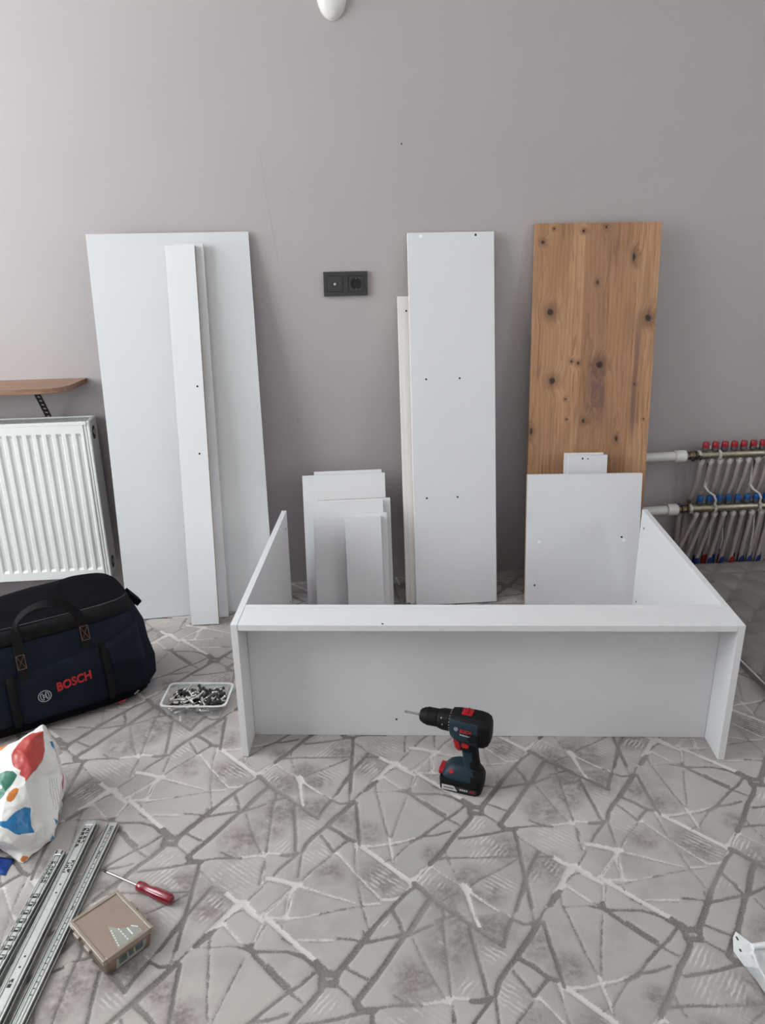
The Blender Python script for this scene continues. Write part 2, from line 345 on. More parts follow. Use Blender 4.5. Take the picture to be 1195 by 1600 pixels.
# ---- wall to wall carpet: carved line network repeating in a half-drop layout (units: mm in the repeat); thin dark lines hugging white ones are painted lip shadow
LINES=[('w',3.4,73,-76,80,-20,87,27),('w',2.3,79,-73,140,-8,157,13),('w',5.4,199,160,232,199,261,235,286,266,305,289),('w',2.6,211,173,244,179,275,175,307,173,354,165),('w',3.1,278,159,278,196,278,231),('w',2.3,155,183,174,217,191,249,208,276,227,307,240,328),('w',3.1,-49,164,-16,164,1,166,34,173),('w',5.2,-4,236,18,242,43,253,65,266),('w',2.3,67,267,106,286,142,307,184,328),('w',2.6,67,267,50,286,25,306,4,327),('w',2.6,67,267,56,295,49,334),('w',7.8,62,264,72,265),('w',3.1,240,328,264,331,281,326,303,305,314,295),('w',5.7,305,289,323,280,337,265),('w',6.5,-6,165,1,166),('w',1.8,67,265,78,256,95,242),('w',3.9,150,187,160,189),('w',2.6,201,170,199,194),('d',4.6,157,16,137,47,123,73),('d',5.2,87,32,105,52,123,75),('d',1.8,198,-50,177,-14,157,13),('d',3.7,157,16,177,32,196,32),('d',6.7,209,28,179,63,152,89,141,102),('d',5.2,141,102,119,121,94,148,84,169),('d',5.2,143,103,167,125,186,149,199,158),('d',1.8,196,29,201,14,205,-41,211,-86),('d',2.4,209,28,225,6,248,-12),('d',6.1,246,-15,258,-25),('d',4.0,216,32,213,83,212,131,210,171),('d',2.7,241,-5,272,0,309,2,341,15,378,25),('d',2.0,265,-21,268,7,271,60,273,111,278,155),('d',1.8,338,33,322,68,300,120,284,160),('d',3.0,287,-58,307,-38,329,-6,342,9),('d',3.7,341,15,350,2,361,-30),('d',3.3,341,15,357,30,374,51),('d',3.3,126,129,138,154,150,183),('d',3.7,186,154,171,165,153,181),('d',1.4,224,185,251,184,273,181),('d',1.4,280,183,306,180,327,173),('d',2.0,353,170,326,180,303,200,283,219,278,236),('d',2.0,260,227,273,222),('d',1.8,199,181,196,202,195,237,195,254),('d',1.4,197,274,197,302,197,326),('d',2.0,146,193,122,214,98,234,77,258),('d',3.8,68,27,67,82,68,130,67,167),('d',4.3,26,-27,41,-14,63,8,84,29),('d',2.4,21,-22,18,9,13,55,7,117,2,162),('d',3.3,-56,9,-27,3,8,-5,41,-9),('d',6.7,-56,14,-35,-20,-18,-39,-3,-53),('d',2.1,-56,14,-40,57,-24,103,-13,133),('d',2.7,82,169,78,195,73,228,71,245),('d',5.2,36,177,50,180,72,177),('d',3.3,72,179,50,200,31,218,20,233),('d',2.0,1,180,0,210,-6,234,-16,257),('d',2.7,305,309,284,326,262,346,256,362),('d',7.0,314,295,329,313),('d',1.5,7,247,-16,269,-29,287),('d',1.2,7,246,47,266),('d',1.2,75,280,142,310,184,331),('d',1.2,50,286,28,306,7,326),('d',3.3,347,21,384,26,420,31,450,49,473,76),('d',3.0,353,30,377,62,401,94,415,111,445,140),('d',3.3,473,79,442,105,413,121,385,141,356,163),('d',7.6,481,84,510,92),('d',7.6,479,105,503,111),('d',6.1,482,85,478,120),('d',5.5,510,89,505,114),('d',6.7,511,89,536,61,561,32),('d',5.8,478,120,459,142,436,163,414,188,387,220,358,247),('d',3.3,323,175,352,165,387,165,420,158),('d',3.7,436,182,467,181,502,179,546,173),('d',2.7,508,114,525,134,539,148),('d',3.3,521,75,540,91,564,109),('d',3.7,561,32,594,29,641,24),('d',5.8,643,30,613,67,583,104),('d',6.4,583,104,558,131,540,151),('d',7.3,539,153,547,169,568,172),('d',3.0,548,167,576,168,605,167,656,174),('d',2.7,610,149,627,163,655,177),('d',2.0,661,35,671,75,684,124,698,166),('d',2.7,728,-1,725,39,721,87,714,138,710,167),('d',2.3,709,187,702,219,697,254),('d',4.3,565,181,563,218,558,253,552,299,548,331,544,366,540,401),('d',2.1,568,195,588,221,604,246,625,266),('d',4.1,601,246,576,281,554,311),('d',2.9,372,236,414,237,462,244,528,251,551,252),('d',2.9,593,260,626,264),('d',2.3,549,260,517,277,484,292,454,304,430,319),('d',2.0,399,208,397,235,401,257),('d',2.0,404,268,405,276),('d',2.0,409,294,409,300),('d',1.5,358,246,326,280,317,295),('d',2.0,368,345,389,337,407,333),('d',3.2,547,335,525,363,505,396),('d',2.0,714,252,694,272,675,293),('d',1.8,668,315,649,321,630,338),('d',5.2,611,356,590,380,577,389),('d',2.0,611,356,605,378,602,408),('d',6.4,562,32,581,7,610,-29,627,-47),('d',1.8,564,27,569,-6,571,-52,567,-108),('d',4.0,627,-47,637,-14,645,22),('d',6.1,701,-43,680,-13,653,23),('d',3.3,648,28,690,14,727,2),('d',4.9,731,-21,727,2),('d',4.0,734,-17,757,-8,772,14,782,30),('d',3.0,350,13,357,-19,364,-38),('d',2.6,377,-25,401,-7,427,16),('d',1.8,409,-29,404,-12),('d',2.7,514,14,543,20,560,27),('w',2.6,657,171,703,171,741,182),('w',7.8,701,169,710,172),('w',5.4,358,251,335,269,315,291,305,293),('w',1.8,357,253,378,281,410,312),('w',9.1,416,317,421,329),('w',3.4,418,321,420,356,419,384),('w',2.6,420,327,440,351,469,386),('w',5.2,628,267,645,286,664,298),('w',5.7,664,298,687,322),('w',5.4,664,298,639,323,615,352),('w',2.1,629,342,645,368,661,390),('w',3.6,722,231,708,227),('w',9.1,660,297,669,298),('w',4.7,591,376,563,404),('d',4.9,317,302,288,322,256,355,224,387,194,418),('d',3.7,259,356,265,375,274,398),('d',5.8,320,302,338,328,358,354,384,380,399,397,421,420),('d',6.7,341,344,322,364,302,391,287,410),('d',3.0,361,370,361,388),('d',3.8,287,410,319,400,360,392,382,387),('d',1.8,197,293,197,325,201,355,206,392),('d',1.8,113,345,159,342,196,339),('d',1.5,202,339,233,340),('d',4.3,187,431,211,427,244,422,275,412),('d',10.7,277,416,286,417),('d',6.7,274,419,253,443,232,470,215,493),('d',3.3,359,395,354,430,350,470),('d',1.8,366,348,383,339,407,332),('d',1.2,110,413,145,418,177,421),('w',3.1,415,323,418,366,421,418),('w',2.3,423,332,445,359,473,389),('w',1.8,110,409,145,414,177,417),('w',2.3,197,334,236,337),('d',4.3,553,310,532,347,505,397,482,433,457,471),('d',3.7,553,310,545,357,539,413),('d',4.3,478,395,495,410),('d',4.6,499,418,514,431,520,439),('d',8.8,547,421,528,443,509,465,492,483),('d',5.2,602,361,581,385),('d',2.0,670,316,650,317,631,337),('d',1.7,622,350,608,366,606,385),('d',1.5,604,399,607,436,610,478,614,550),('d',1.5,707,364,689,404),('d',1.5,759,288,710,334),('d',1.5,579,394,608,399),('d',1.4,694,419,725,428,770,433),('w',5.7,648,303,623,336,599,360),('w',3.6,577,388,556,422),('w',4.9,661,296,676,319,697,340,714,355),('w',2.2,627,345,651,375,673,401),('w',2.3,612,396,648,400,683,408),('w',1.8,603,399,605,436,608,478,613,550),('w',2.6,705,359,695,385,684,410),('w',3.1,681,414,656,471,626,549),('w',3.4,688,411,728,422,773,428),('w',3.1,687,422,711,447,731,471,761,506),('w',3.6,769,272,736,302,703,333),('w',2.6,720,357,756,357,809,350,876,347),('w',4.4,714,355,746,381,774,411,792,440,809,464),('w',2.6,702,249,745,264,772,272),('w',2.6,65,267,50,297,44,341),('w',3.1,61,271,32,302,2,332),('w',5.7,41,344,47,347),('w',2.6,2,339,44,348,80,350,139,343),('w',5.4,-36,300,-4,334,20,360,49,395,78,429,100,452),('w',3.6,-4,338,-10,366,-15,379),('w',1.8,68,401,102,406,135,412),('d',1.5,63,279,52,305,48,332),('d',1.5,44,357,68,352,104,349,139,346),('d',1.7,24,355,35,356,36,372),('d',2.0,4,357,-9,380,-17,396),('d',3.0,41,394,52,409,63,421),('d',1.2,68,406,101,410,135,416),('d',3.7,-23,409,9,413,49,427,75,436),('d',2.9,-23,412,-36,430,-49,454,-61,487),('d',3.7,-14,420,10,449,26,474),('w',5.4,391,-35,420,1,449,35,471,58),('d',5.8,471,58,487,79,493,89),('d',3.0,420,33,446,41,470,67),('d',3.7,381,55,398,79,420,104),('w',2.3,439,7,506,17),('d',1.2,439,11,506,22)]
CLOUDS=[(120,-75,43),(37,37,36),(9,93,23),(228,138,23),(139,241,20),(187,84,20),(599,292,30),(654,124,30),(742,74,40),(458,338,26),(534,227,26),(430,294,20),(108,37,30),(532,467,20),(370,340,30),(371,439,30),(290,528,33),(552,538,23),(243,275,33),(366,217,16)]
HATCH=[(0,258,282,50),(0,643,219,56),(0,116,182,40),(0,494,311,40),(0,-18,70,40),(0,369,449,50),(1,484,150,30),(1,486,216,50),(1,595,304,36),(1,40,153,23),(1,789,317,43),(1,351,299,30),(1,237,399,30),(1,725,389,30),(1,798,297,40),(0,103,87,26)]
L1, HB, SB = 0.70833, 0.39442, 0.33718
E1 = np.array([0.99954, 0.03035]); E2 = np.array([0.03035, -0.99954]); OC = np.array([-0.16, -1.25])
def tile():
    st = 0.003
    a = np.arange(0, L1 + st, st); bb = np.arange(0, HB + st, st)
    A, Bq = np.meshgrid(a, bb, indexing='ij')
    out = {k: np.full(A.shape, 0.05, np.float32) for k in 'dw'}
    for L in LINES:
        k, hw = L[0], L[1] / 1000.0
        P = np.array(L[2:], float).reshape(-1, 2) / 1000.0
        for p, q in zip(P[:-1], P[1:]):
            d = q - p; n2 = max(d @ d, 1e-9)
            t = np.clip(((A - p[0]) * d[0] + (Bq - p[1]) * d[1]) / n2, 0, 1)
            out[k] = np.minimum(out[k], np.hypot(A - p[0] - t * d[0], Bq - p[1] - t * d[1]) - hw)
    cl = np.zeros(A.shape, np.float32); h0 = cl.copy(); h1 = cl.copy()
    for x, y, r in CLOUDS:
        cl = np.maximum(cl, np.clip(1.5 - np.hypot(A - x / 1e3, Bq - y / 1e3) / (1.45 * r / 1e3), 0, 1))
    for dr, x, y, r in HATCH:
        mk = np.clip(1.5 * (1.2 - np.hypot(A - x / 1e3, Bq - y / 1e3) / (r / 1e3)), 0, 1)
        if dr == 0: h0 = np.maximum(h0, mk)
        else: h1 = np.maximum(h1, mk)
    return st, out['d'], out['w'], cl, h0, h1
def carpet():
    g = 0.004
    xs = np.arange(-1.8, 2.2 + g / 2, g); ys = np.arange(-2.5, 0.0 + g / 2, g)
    Xg, Yg = np.meshgrid(xs, ys, indexing='ij')
    d0 = Xg - OC[0]; d1 = Yg - OC[1]
    a = d0 * E1[0] + d1 * E1[1]; bb = d0 * E2[0] + d1 * E2[1]
    row = np.floor(bb / HB); bb = bb - row * HB; a = np.mod(a - row * SB, L1)
    st, *maps = tile()
    def samp(T):
        fa = np.clip(a / st, 0, T.shape[0] - 1.001); fb = np.clip(bb / st, 0, T.shape[1] - 1.001)
        i = fa.astype(int); j = fb.astype(int); u = fa - i; v = fb - j
        return T[i, j] * (1 - u) * (1 - v) + T[i + 1, j] * u * (1 - v) + T[i, j + 1] * (1 - u) * v + T[i + 1, j + 1] * u * v
    dk, wh, cl, h0, h1 = [samp(T) for T in maps]
    inside = np.minimum(dk, wh)
    Z = -0.0028 * np.clip(0.5 - inside / 0.004, 0, 1)
    nx, ny = Xg.shape
    V = np.stack([Xg, Yg, Z], -1).reshape(-1, 3)
    idx = np.arange(nx * ny).reshape(nx, ny)
    Fq = np.stack([idx[:-1, :-1], idx[1:, :-1], idx[1:, 1:], idx[:-1, 1:]], -1).reshape(-1, 4)
    # the rest of the floor, flat, around the detailed field
    xa, xb, ya, yb = xs[0], xs[-1], ys[0], ys[-1]
    ex = []
    for x0, x1, y0, y1 in ((X0, xa, Y0, 0), (xb, X1, Y0, 0), (xa, xb, Y0, ya)):
        ex += [(x0, y0, 0), (x1, y0, 0), (x1, y1, 0), (x0, y1, 0)]
    n0 = len(V); V = np.concatenate([V, np.array(ex)])
    Fq = np.concatenate([Fq, n0 + np.arange(len(ex)).reshape(-1, 4)])
    me = bpy.data.meshes.new('floor')
    me.vertices.add(len(V)); me.vertices.foreach_set('co', V.astype(np.float32).ravel())
    me.loops.add(Fq.size); me.loops.foreach_set('vertex_index', Fq.astype(np.int32).ravel())
    me.polygons.add(len(Fq)); me.polygons.foreach_set('loop_start', np.arange(0, Fq.size, 4, dtype=np.int32))
    me.update(calc_edges=True)
    me.polygons.foreach_set('use_smooth', np.ones(len(Fq), bool))
    for nm, arr, pad in (('dark_line', dk * 100, 5.0), ('white_line', wh * 100, 5.0), ('cloud', cl, 0), ('hatch_a', h0, 0), ('hatch_b', h1, 0)):
        at = me.attributes.new(nm, 'FLOAT', 'POINT')
        at.data.foreach_set('value', np.concatenate([arr.ravel(), np.full(len(ex), pad)]).astype(np.float32))
    m, t, p = nt('carved_carpet')
    L = t.links.new
    def attr(nm):
        n = node(t, 'ShaderNodeAttribute', attribute_name=nm); return n.outputs['Fac']
    def math_(op, x, y=None, z=None):
        n = node(t, 'ShaderNodeMath', operation=op)
        for i, q in enumerate((x, y, z)):
            if q is None: continue
            if isinstance(q, (int, float)): n.inputs[i].default_value = q
            else: L(q, n.inputs[i])
        return n.outputs[0]
    def mrange(x, a0, a1, b0, b1, smooth=True):
        n = node(t, 'ShaderNodeMapRange'); n.interpolation_type = 'SMOOTHSTEP' if smooth else 'LINEAR'
        setin(n, From_Min=a0, From_Max=a1, To_Min=b0, To_Max=b1); L(x, n.inputs['Value']); return n.outputs[0]
    def mix(f, c0, c1):
        n = node(t, 'ShaderNodeMix', data_type='RGBA')
        L(f, n.inputs[0])
        for i, c in ((6, c0), (7, c1)):
            if isinstance(c, tuple): n.inputs[i].default_value = c + (1,)
            else: L(c, n.inputs[i])
        return n.outputs[2]
    tc = node(t, 'ShaderNodeTexCoord').outputs['Object']
    def nz(scale, detail=3.0, rough=0.5):
        n = node(t, 'ShaderNodeTexNoise'); setin(n, Scale=scale, Detail=detail, Roughness=rough); L(tc, n.inputs['Vector']); return n.outputs['Fac']
    def stripes(ang, scale):
        mp = node(t, 'ShaderNodeMapping'); mp.inputs['Rotation'].default_value = (0, 0, ang); L(tc, mp.inputs[0])
        n = node(t, 'ShaderNodeTexWave'); setin(n, Scale=scale, Distortion=3.0, Detail=3.0, Detail_Scale=1.6)
        L(mp.outputs[0], n.inputs['Vector']); return n.outputs['Fac']
    fz = math_('MULTIPLY_ADD', nz(320, 2, 0.7), 0.70, -0.35)
    fz2 = math_('MULTIPLY_ADD', nz(55, 2), 0.36, -0.18)
    wob = math_('ADD', fz, fz2)
    sd = math_('ADD', attr('dark_line'), wob); sw = math_('ADD', attr('white_line'), wob)
    mdk = mrange(sd, -0.14, 0.14, 1, 0); mwh = mrange(sw, -0.14, 0.14, 1, 0)
    big = mrange(nz(1.3, 2), 0.35, 0.65, 0, 1)
    base = mix(big, (0.418, 0.376, 0.351), (0.352, 0.335, 0.311))
    mott = mrange(nz(7, 4, 0.62), 0.44, 0.68, 0, 0.8)
    base = mix(mott, base, (0.325, 0.290, 0.278))
    cloudf = math_('MULTIPLY', attr('cloud'), math_('MULTIPLY', mrange(nz(22, 4, 0.65), 0.34, 0.56, 0.2, 1.0), mrange(nz(85, 4, 0.7), 0.32, 0.60, 0.45, 1.0)))
    base = mix(cloudf, base, (0.205, 0.176, 0.170))
    ha = math_('MULTIPLY', math_('MULTIPLY', attr('hatch_a'), mrange(stripes(-radians(47), 31), 0.45, 0.80, 0, 0.7)), mrange(nz(26, 3, 0.6), 0.40, 0.60, 0, 1))
    hb = math_('MULTIPLY', math_('MULTIPLY', attr('hatch_b'), mrange(stripes(radians(43), 31), 0.45, 0.80, 0, 0.7)), mrange(nz(26, 3, 0.6), 0.40, 0.60, 0, 1))
    base = mix(ha, base, (0.53, 0.495, 0.465)); base = mix(hb, base, (0.57, 0.54, 0.51))
    speck = mrange(nz(900, 2), 0.3, 0.7, 0.0, 1.0, False)
    darkc = mix(speck, (0.072, 0.062, 0.058), (0.275, 0.250, 0.236))
    dtone = mrange(nz(4.5, 2), 0.38, 0.62, 0.0, 0.40)
    darkc = mix(dtone, darkc, (0.34, 0.315, 0.295))
    col = mix(mwh, base, (0.56, 0.53, 0.50))
    col = mix(mdk, col, darkc)
    sc = node(t, 'ShaderNodeVectorMath', operation='SCALE'); L(col, sc.inputs[0]); L(mrange(nz(600, 3), 0.3, 0.7, 0.93, 1.07, False), sc.inputs['Scale'])
    L(sc.outputs[0], p.inputs['Base Color'])
    setin(p, Roughness=0.95); p.inputs['Specular IOR Level'].default_value = 0.15
    p.inputs['Sheen Weight'].default_value = 0.15
    lines = math_('MAXIMUM', mdk, mwh)
    hgt = math_('ADD', math_('MULTIPLY', lines, -1.0), math_('MULTIPLY', nz(700, 3, 0.7), math_('MULTIPLY_ADD', lines, 0.9, 0.25)))
    bp = node(t, 'ShaderNodeBump'); setin(bp, Strength=0.45, Distance=0.0020); L(hgt, bp.inputs['Height']); L(bp.outputs[0], p.inputs['Normal'])
    me.materials.append(m)
    o = link('floor', me)
    return tag(o, 'pale grey beige carpet with carved dark and white crazed lines', 'carpet', kind='structure')
carpet()

# ------------------------------------------------------------------ boards leaning on the wall
def drill_hole(parent, x, z, r=0.0035, y=0.0, m=None, name='drill_hole'):
    B().lathe([(r, -0.0002), (r, 0.0004)], (x, y, z), (0, -1, 0), 12).build(name, m or M_HOLE, parent)
def board(name, label, x, yb, wd, L, th, yaw, t, edges=('w', 'w', 'w', 'w'), face=None, holes=(), plugs=(), group=None, cat='board', bevel=0.0006):
    """panel leaning back by th; local x across, z up the face, front face at y=0. edges: left, right, top, bottom"""
    u = Vector((cos(yaw), sin(yaw), 0)); back = Vector((-sin(yaw), cos(yaw), 0))
    v = back * sin(th) + Vector((0, 0, cos(th))); n = -back * cos(th) + Vector((0, 0, sin(th)))
    face = face or M_WHITE
    mats = [face, M_WHITE, M_RAW, M_PALE]
    k = {'w': 1, 'r': 2, 'p': 3, 'f': 0}
    b = B()
    vs = [(0, 0, 0), (wd, 0, 0), (wd, 0, L), (0, 0, L), (0, t, 0), (wd, t, 0), (wd, t, L), (0, t, L)]
    for f, m in (((0, 1, 2, 3), 0), ((5, 4, 7, 6), 0), ((4, 0, 3, 7), k[edges[0]]), ((1, 5, 6, 2), k[edges[1]]), ((3, 2, 6, 7), k[edges[2]]), ((4, 5, 1, 0), k[edges[3]])):
        b.add([vs[i] for i in f], [(0, 1, 2, 3)], m)
    me = b.mesh(name, mats, smooth=False)
    bm = bmesh.new(); bm.from_mesh(me); bmesh.ops.remove_doubles(bm, verts=bm.verts[:], dist=1e-6)
    bmesh.ops.recalc_face_normals(bm, faces=bm.faces[:]); bm.to_mesh(me); bm.free()
    o = link(name, me, None, bevel)
    o.matrix_world = frame((x, yb, t * sin(th) + 0.0003), u, -n, v)
    tag(o, label, cat, group)
    for hx, hz_, *r in holes: drill_hole(o, hx, hz_, *(r or ()))
    for hx, hz_ in plugs: drill_hole(o, hx, hz_, 0.0065, 0.0, M_PLUG, 'cover_cap')
    return o
GB = 'white panels leaning on the wall'
board('back_panel', 'large thin white panel leaning on the wall beside the radiator', -.6988, -.2560, .5210, 1.3136, .1560, .0750, .004, ('w', 'w', 'p', 'w'), M_WHITE2, group=GB, bevel=.0003)
board('narrow_board', 'long narrow white strip mostly hidden behind another on the large panel', -.4365, -.2745, .0934, 1.2800, .1720, -.005, .016, ('w', 'p', 'p', 'w'), group=GB)
board('narrow_board', 'long narrow white strip with two holes leaning on the large panel', -.4655, -.3236, .0949, 1.2820, .1970, -.013, .016, ('w', 'r', 'w', 'w'), holes=((.0745, .826), (.0665, .600)), group=GB)
board('tall_board', 'tall white board with drilled holes standing in the middle of the wall', .3367, -.2700, .2978, 1.3062, .1900, -.010, .016, ('p', 'w', 'w', 'w'), holes=((.234, 1.296, .004), (.0535, .815), (.172, .815), (.047, .395), (.158, .395)), plugs=((.045, 1.294),), group=GB)
board('narrow_board', 'cream narrow board peeking out left of the tall white board', .3025, -.2450, .0546, 1.0978, .2050, -.0065, .016, ('p', 'w', 'p', 'w'), M_CREAM, holes=((.029, 1.048), (.031, .780)), group=GB)
board('narrow_board', 'pale narrow board sandwiched between the cream board and tall white board', .3175, -.2488, .0500, .98, .2050, -.0065, .0015, ('w', 'w', 'w', 'w'), M_CREAM, group=GB)

# wooden worktop with knots
KN = [(.028, 1.253, .55, 1), (.062, 1.020, 1.0, 1.15), (.405, .995, 1.0, 1.1), (.243, .835, 1.05, 1.1), (.078, .780, .95, 1.1), (.166, 1.288, .45, 1), (.343, 1.20, .5, 2.2), (.143, .848, .4, 1), (.168, .842, .45, 1), (.195, .635, .5, 1.6), (.008, .60, .5, 2.4), (.222, 1.118, .4, 1.5), (.318, .57, .45, 2.0), (.128, .715, .3, 1), (.243, 1.300, .35, 1.3), (.135, .642, .28, 1), (.065, 1.297, .3, 1), (.412, .64, .25, 1), (.372, .765, .25, 1)]
def wood_mat():
    m, t, p = nt('knotty_oak')
    L = t.links.new
    tc = node(t, 'ShaderNodeTexCoord').outputs['Object']
    def math_(op, x, y=None):
        n = node(t, 'ShaderNodeMath', operation=op)
        for i, q in enumerate((x, y)):
            if q is None: continue
            if isinstance(q, (int, float)): n.inputs[i].default_value = q
            else: L(q, n.inputs[i])
        return n.outputs[0]
    def mrange(x, a0, a1, b0, b1):
        n = node(t, 'ShaderNodeMapRange'); n.interpolation_type = 'SMOOTHSTEP'
        setin(n, From_Min=a0, From_Max=a1, To_Min=b0, To_Max=b1); L(x, n.inputs['Value']); return n.outputs[0]
    def mix(f, c0, c1, bt='MIX'):
        n = node(t, 'ShaderNodeMix', data_type='RGBA', blend_type=bt)
        if isinstance(f, (int, float)): n.inputs[0].default_value = f
        else: L(f, n.inputs[0])
        for i, c in ((6, c0), (7, c1)):
            if isinstance(c, tuple): n.inputs[i].default_value = c + (1,)
            else: L(c, n.inputs[i])
        return n.outputs[2]
    def mapped(scale, loc=(0, 0, 0), src=tc):
        n = node(t, 'ShaderNodeMapping'); n.inputs['Scale'].default_value = scale; n.inputs['Location'].default_value = loc
        L(src, n.inputs[0]); return n.outputs[0]
    def noi(vec, sc, det=4.0, rg=0.55, dis=0.0):
        n = node(t, 'ShaderNodeTexNoise'); setin(n, Scale=sc, Detail=det, Roughness=rg, Distortion=dis); L(vec, n.inputs['Vector']); return n.outputs['Fac']
    sx = node(t, 'ShaderNodeSeparateXYZ'); L(tc, sx.inputs[0])
    core = halo = None
    for kx, kz, s, el in KN:
        mp = node(t, 'ShaderNodeMapping'); mp.vector_type = 'POINT'
        mp.inputs['Scale'].default_value = (1 / (.0125 * s), 0, 1 / (.0125 * s * el))
        mp.inputs['Location'].default_value = (-kx / (.0125 * s), 0, -kz / (.0125 * s * el))
        L(tc, mp.inputs[0])
        n = node(t, 'ShaderNodeVectorMath', operation='LENGTH'); L(mp.outputs[0], n.inputs[0])
        c = n.outputs['Value']
        core = c if core is None else math_('MINIMUM', core, c)
    wob = noi(tc, 90, 3)
    core = math_('ADD', core, math_('MULTIPLY', math_('SUBTRACT', wob, 0.5), 0.9))
    halo = mrange(core, 0.8, 5.0, 1.0, 0.0)
    # growth rings bend around the knots
    warp = math_('MULTIPLY', halo, 1.6)
    # glued staves of different tone
    stv = node(t, 'ShaderNodeTexWhiteNoise', noise_dimensions='1D')
    wig = math_('MULTIPLY', noi(mapped((2, 1, .5)), 2.0, 1.0), 0.012)
    L(math_('FLOOR', math_('MULTIPLY', math_('ADD', sx.outputs['X'], wig), 11.0)), stv.inputs['W'])
    stone = stv.outputs['Value']
    comb = node(t, 'ShaderNodeCombineXYZ')
    L(math_('ADD', math_('MULTIPLY', sx.outputs['X'], 1.0), math_('MULTIPLY', warp, .012)), comb.inputs['X']); L(math_('MULTIPLY', stone, 3.0), comb.inputs['Y']); L(sx.outputs['Z'], comb.inputs['Z'])
    cv = comb.outputs[0]
    g1 = noi(mapped((26, 1, 1.7), src=cv), 3.2, 5, .6, 1.2)
    g2 = noi(mapped((160, 1, 3.0), src=cv), 3.0, 4, .6)
    g3 = noi(mapped((9, 1, 1.4), src=cv), 2.4, 3, .5, .8)
    wv = node(t, 'ShaderNodeTexWave'); setin(wv, Scale=5.0, Distortion=11.0, Detail=3.0, Detail_Scale=0.8); L(mapped((4.2, 1, .42), src=cv), wv.inputs['Vector'])
    base = mix(mrange(g3, .34, .66, 0, 1), (0.350, 0.188, 0.098), (0.490, 0.276, 0.146))
    base = mix(mrange(stone, 0, 1, 0, .55), base, (0.300, 0.148, 0.075))
    base = mix(mrange(wv.outputs['Fac'], .50, .95, 0, .26), base, (0.23, 0.108, 0.055))
    base = mix(mrange(g1, .51, .70, 0, .66), base, (0.165, 0.078, 0.043))
    base = mix(mrange(g2, .54, .76, 0, .26), base, (0.150, 0.073, 0.040))
    # purplish heart stains low in the middle staves
    ctr = math_('ABSOLUTE', math_('SUBTRACT', sx.outputs['X'], .235))
    stain = math_('MULTIPLY', mrange(ctr, .018, .046, 1, 0), math_('MULTIPLY', mrange(noi(mapped((9, 1, 5.0)), 3.0, 5, .65, 1.5), .34, .58, .1, 1.0), math_('MULTIPLY', mrange(sx.outputs['Z'], .56, .68, 0, .85), mrange(sx.outputs['Z'], .80, .92, 1, .12))))
    ctr2 = math_('ABSOLUTE', math_('SUBTRACT', sx.outputs['X'], math_('ADD', .368, math_('MULTIPLY', noi(mapped((1, 1, 3)), 2.0, 1), .012))))
    stain2 = math_('MULTIPLY', mrange(ctr2, .002, .016, .75, 0), math_('MULTIPLY', mrange(sx.outputs['Z'], .50, .66, 0, 1), mrange(sx.outputs['Z'], .90, 1.05, 1, 0)))
    stain = math_('MAXIMUM', stain, stain2)
    base = mix(stain, base, (0.150, 0.080, 0.068))
    base = mix(mrange(core, 1.0, 3.6, .55, 0), base, (0.135, 0.070, 0.040))
    base = mix(mrange(core, .55, 1.1, .93, 0), base, (0.020, 0.013, 0.010))
    L(base, p.inputs['Base Color'])
    setin(p, Roughness=0.5)
    bp = node(t, 'ShaderNodeBump'); setin(bp, Strength=0.12, Distance=0.001); L(g2, bp.inputs['Height']); L(bp.outputs[0], p.inputs['Normal'])
    return m
M_WOOD = wood_mat()
board('wooden_worktop', 'tall knotty oak plank board leaning on the wall', .766, -.1684, .4331, 1.3145, .1107, -.1007, .020, ('f', 'f', 'f', 'f'), M_WOOD, cat='board', bevel=.0008)
board('short_board', 'narrow white offcut behind the square panel, the rear one of two', .8830, -.250, .1392, .533, .150, -.0807, .016, ('w', 'w', 'p', 'w'), group=GB)
board('short_board', 'narrow white offcut with two holes rising above the square panel', .8915, -.268, .1392, .530, .150, -.0807, .016, ('w', 'w', 'w', 'w'), holes=((.050, .518), (.069, .517, .0025)), group=GB)
board('square_panel', 'nearly square white panel with round caps in front of the oak board', .7260, -.3250, .4040, .4830, .1600, -.0929, .016, ('r', 'w', 'w', 'w'), holes=((.340, .254, .0038), (.034, .080)), plugs=((.046, .241), (.348, .243)), group=GB)
GS = 'short white boards stacked against the wall'
board('short_board', 'rear board of the short white stack, only its top edge showing', -.015, -.2290, .245, .4905, .2619, -.0047, .016, ('w', 'w', 'p', 'w'), group=GS)
board('short_board', 'widest white board at the back of the short stack', -.0573, -.2503, .2980, .4848, .2619, -.0047, .014, ('w', 'w', 'w', 'w'), group=GS)
board('short_board', 'thin white sheet lying on the widest short board', -.0270, -.2545, .2660, .4835, .2619, -.0047, .002, ('w', 'w', 'w', 'w'), group=GS, bevel=.0003)
board('short_board', 'white board with pale raw top edge in the middle of the short stack', -.0087, -.2745, .2627, .4013, .2350, .0017, .016, ('w', 'w', 'r', 'w'), group=GS)
board('short_board', 'white board in the middle of the short stack, left corner foremost', -.0235, -.2925, .2500, .3990, .2350, .0, .016, ('w', 'w', 'p', 'w'), group=GS)
board('short_board', 'narrow white board with pale top edge, second from the front of the stack', .1062, -.3115, .1308, .3618, .2300, .0001, .016, ('w', 'w', 'p', 'w'), group=GS)
board('short_board', 'narrow white board standing foremost in the short stack', .0871, -.3304, .1268, .3554, .2300, .0020, .016, ('w', 'w', 'w', 'w'), group=GS)

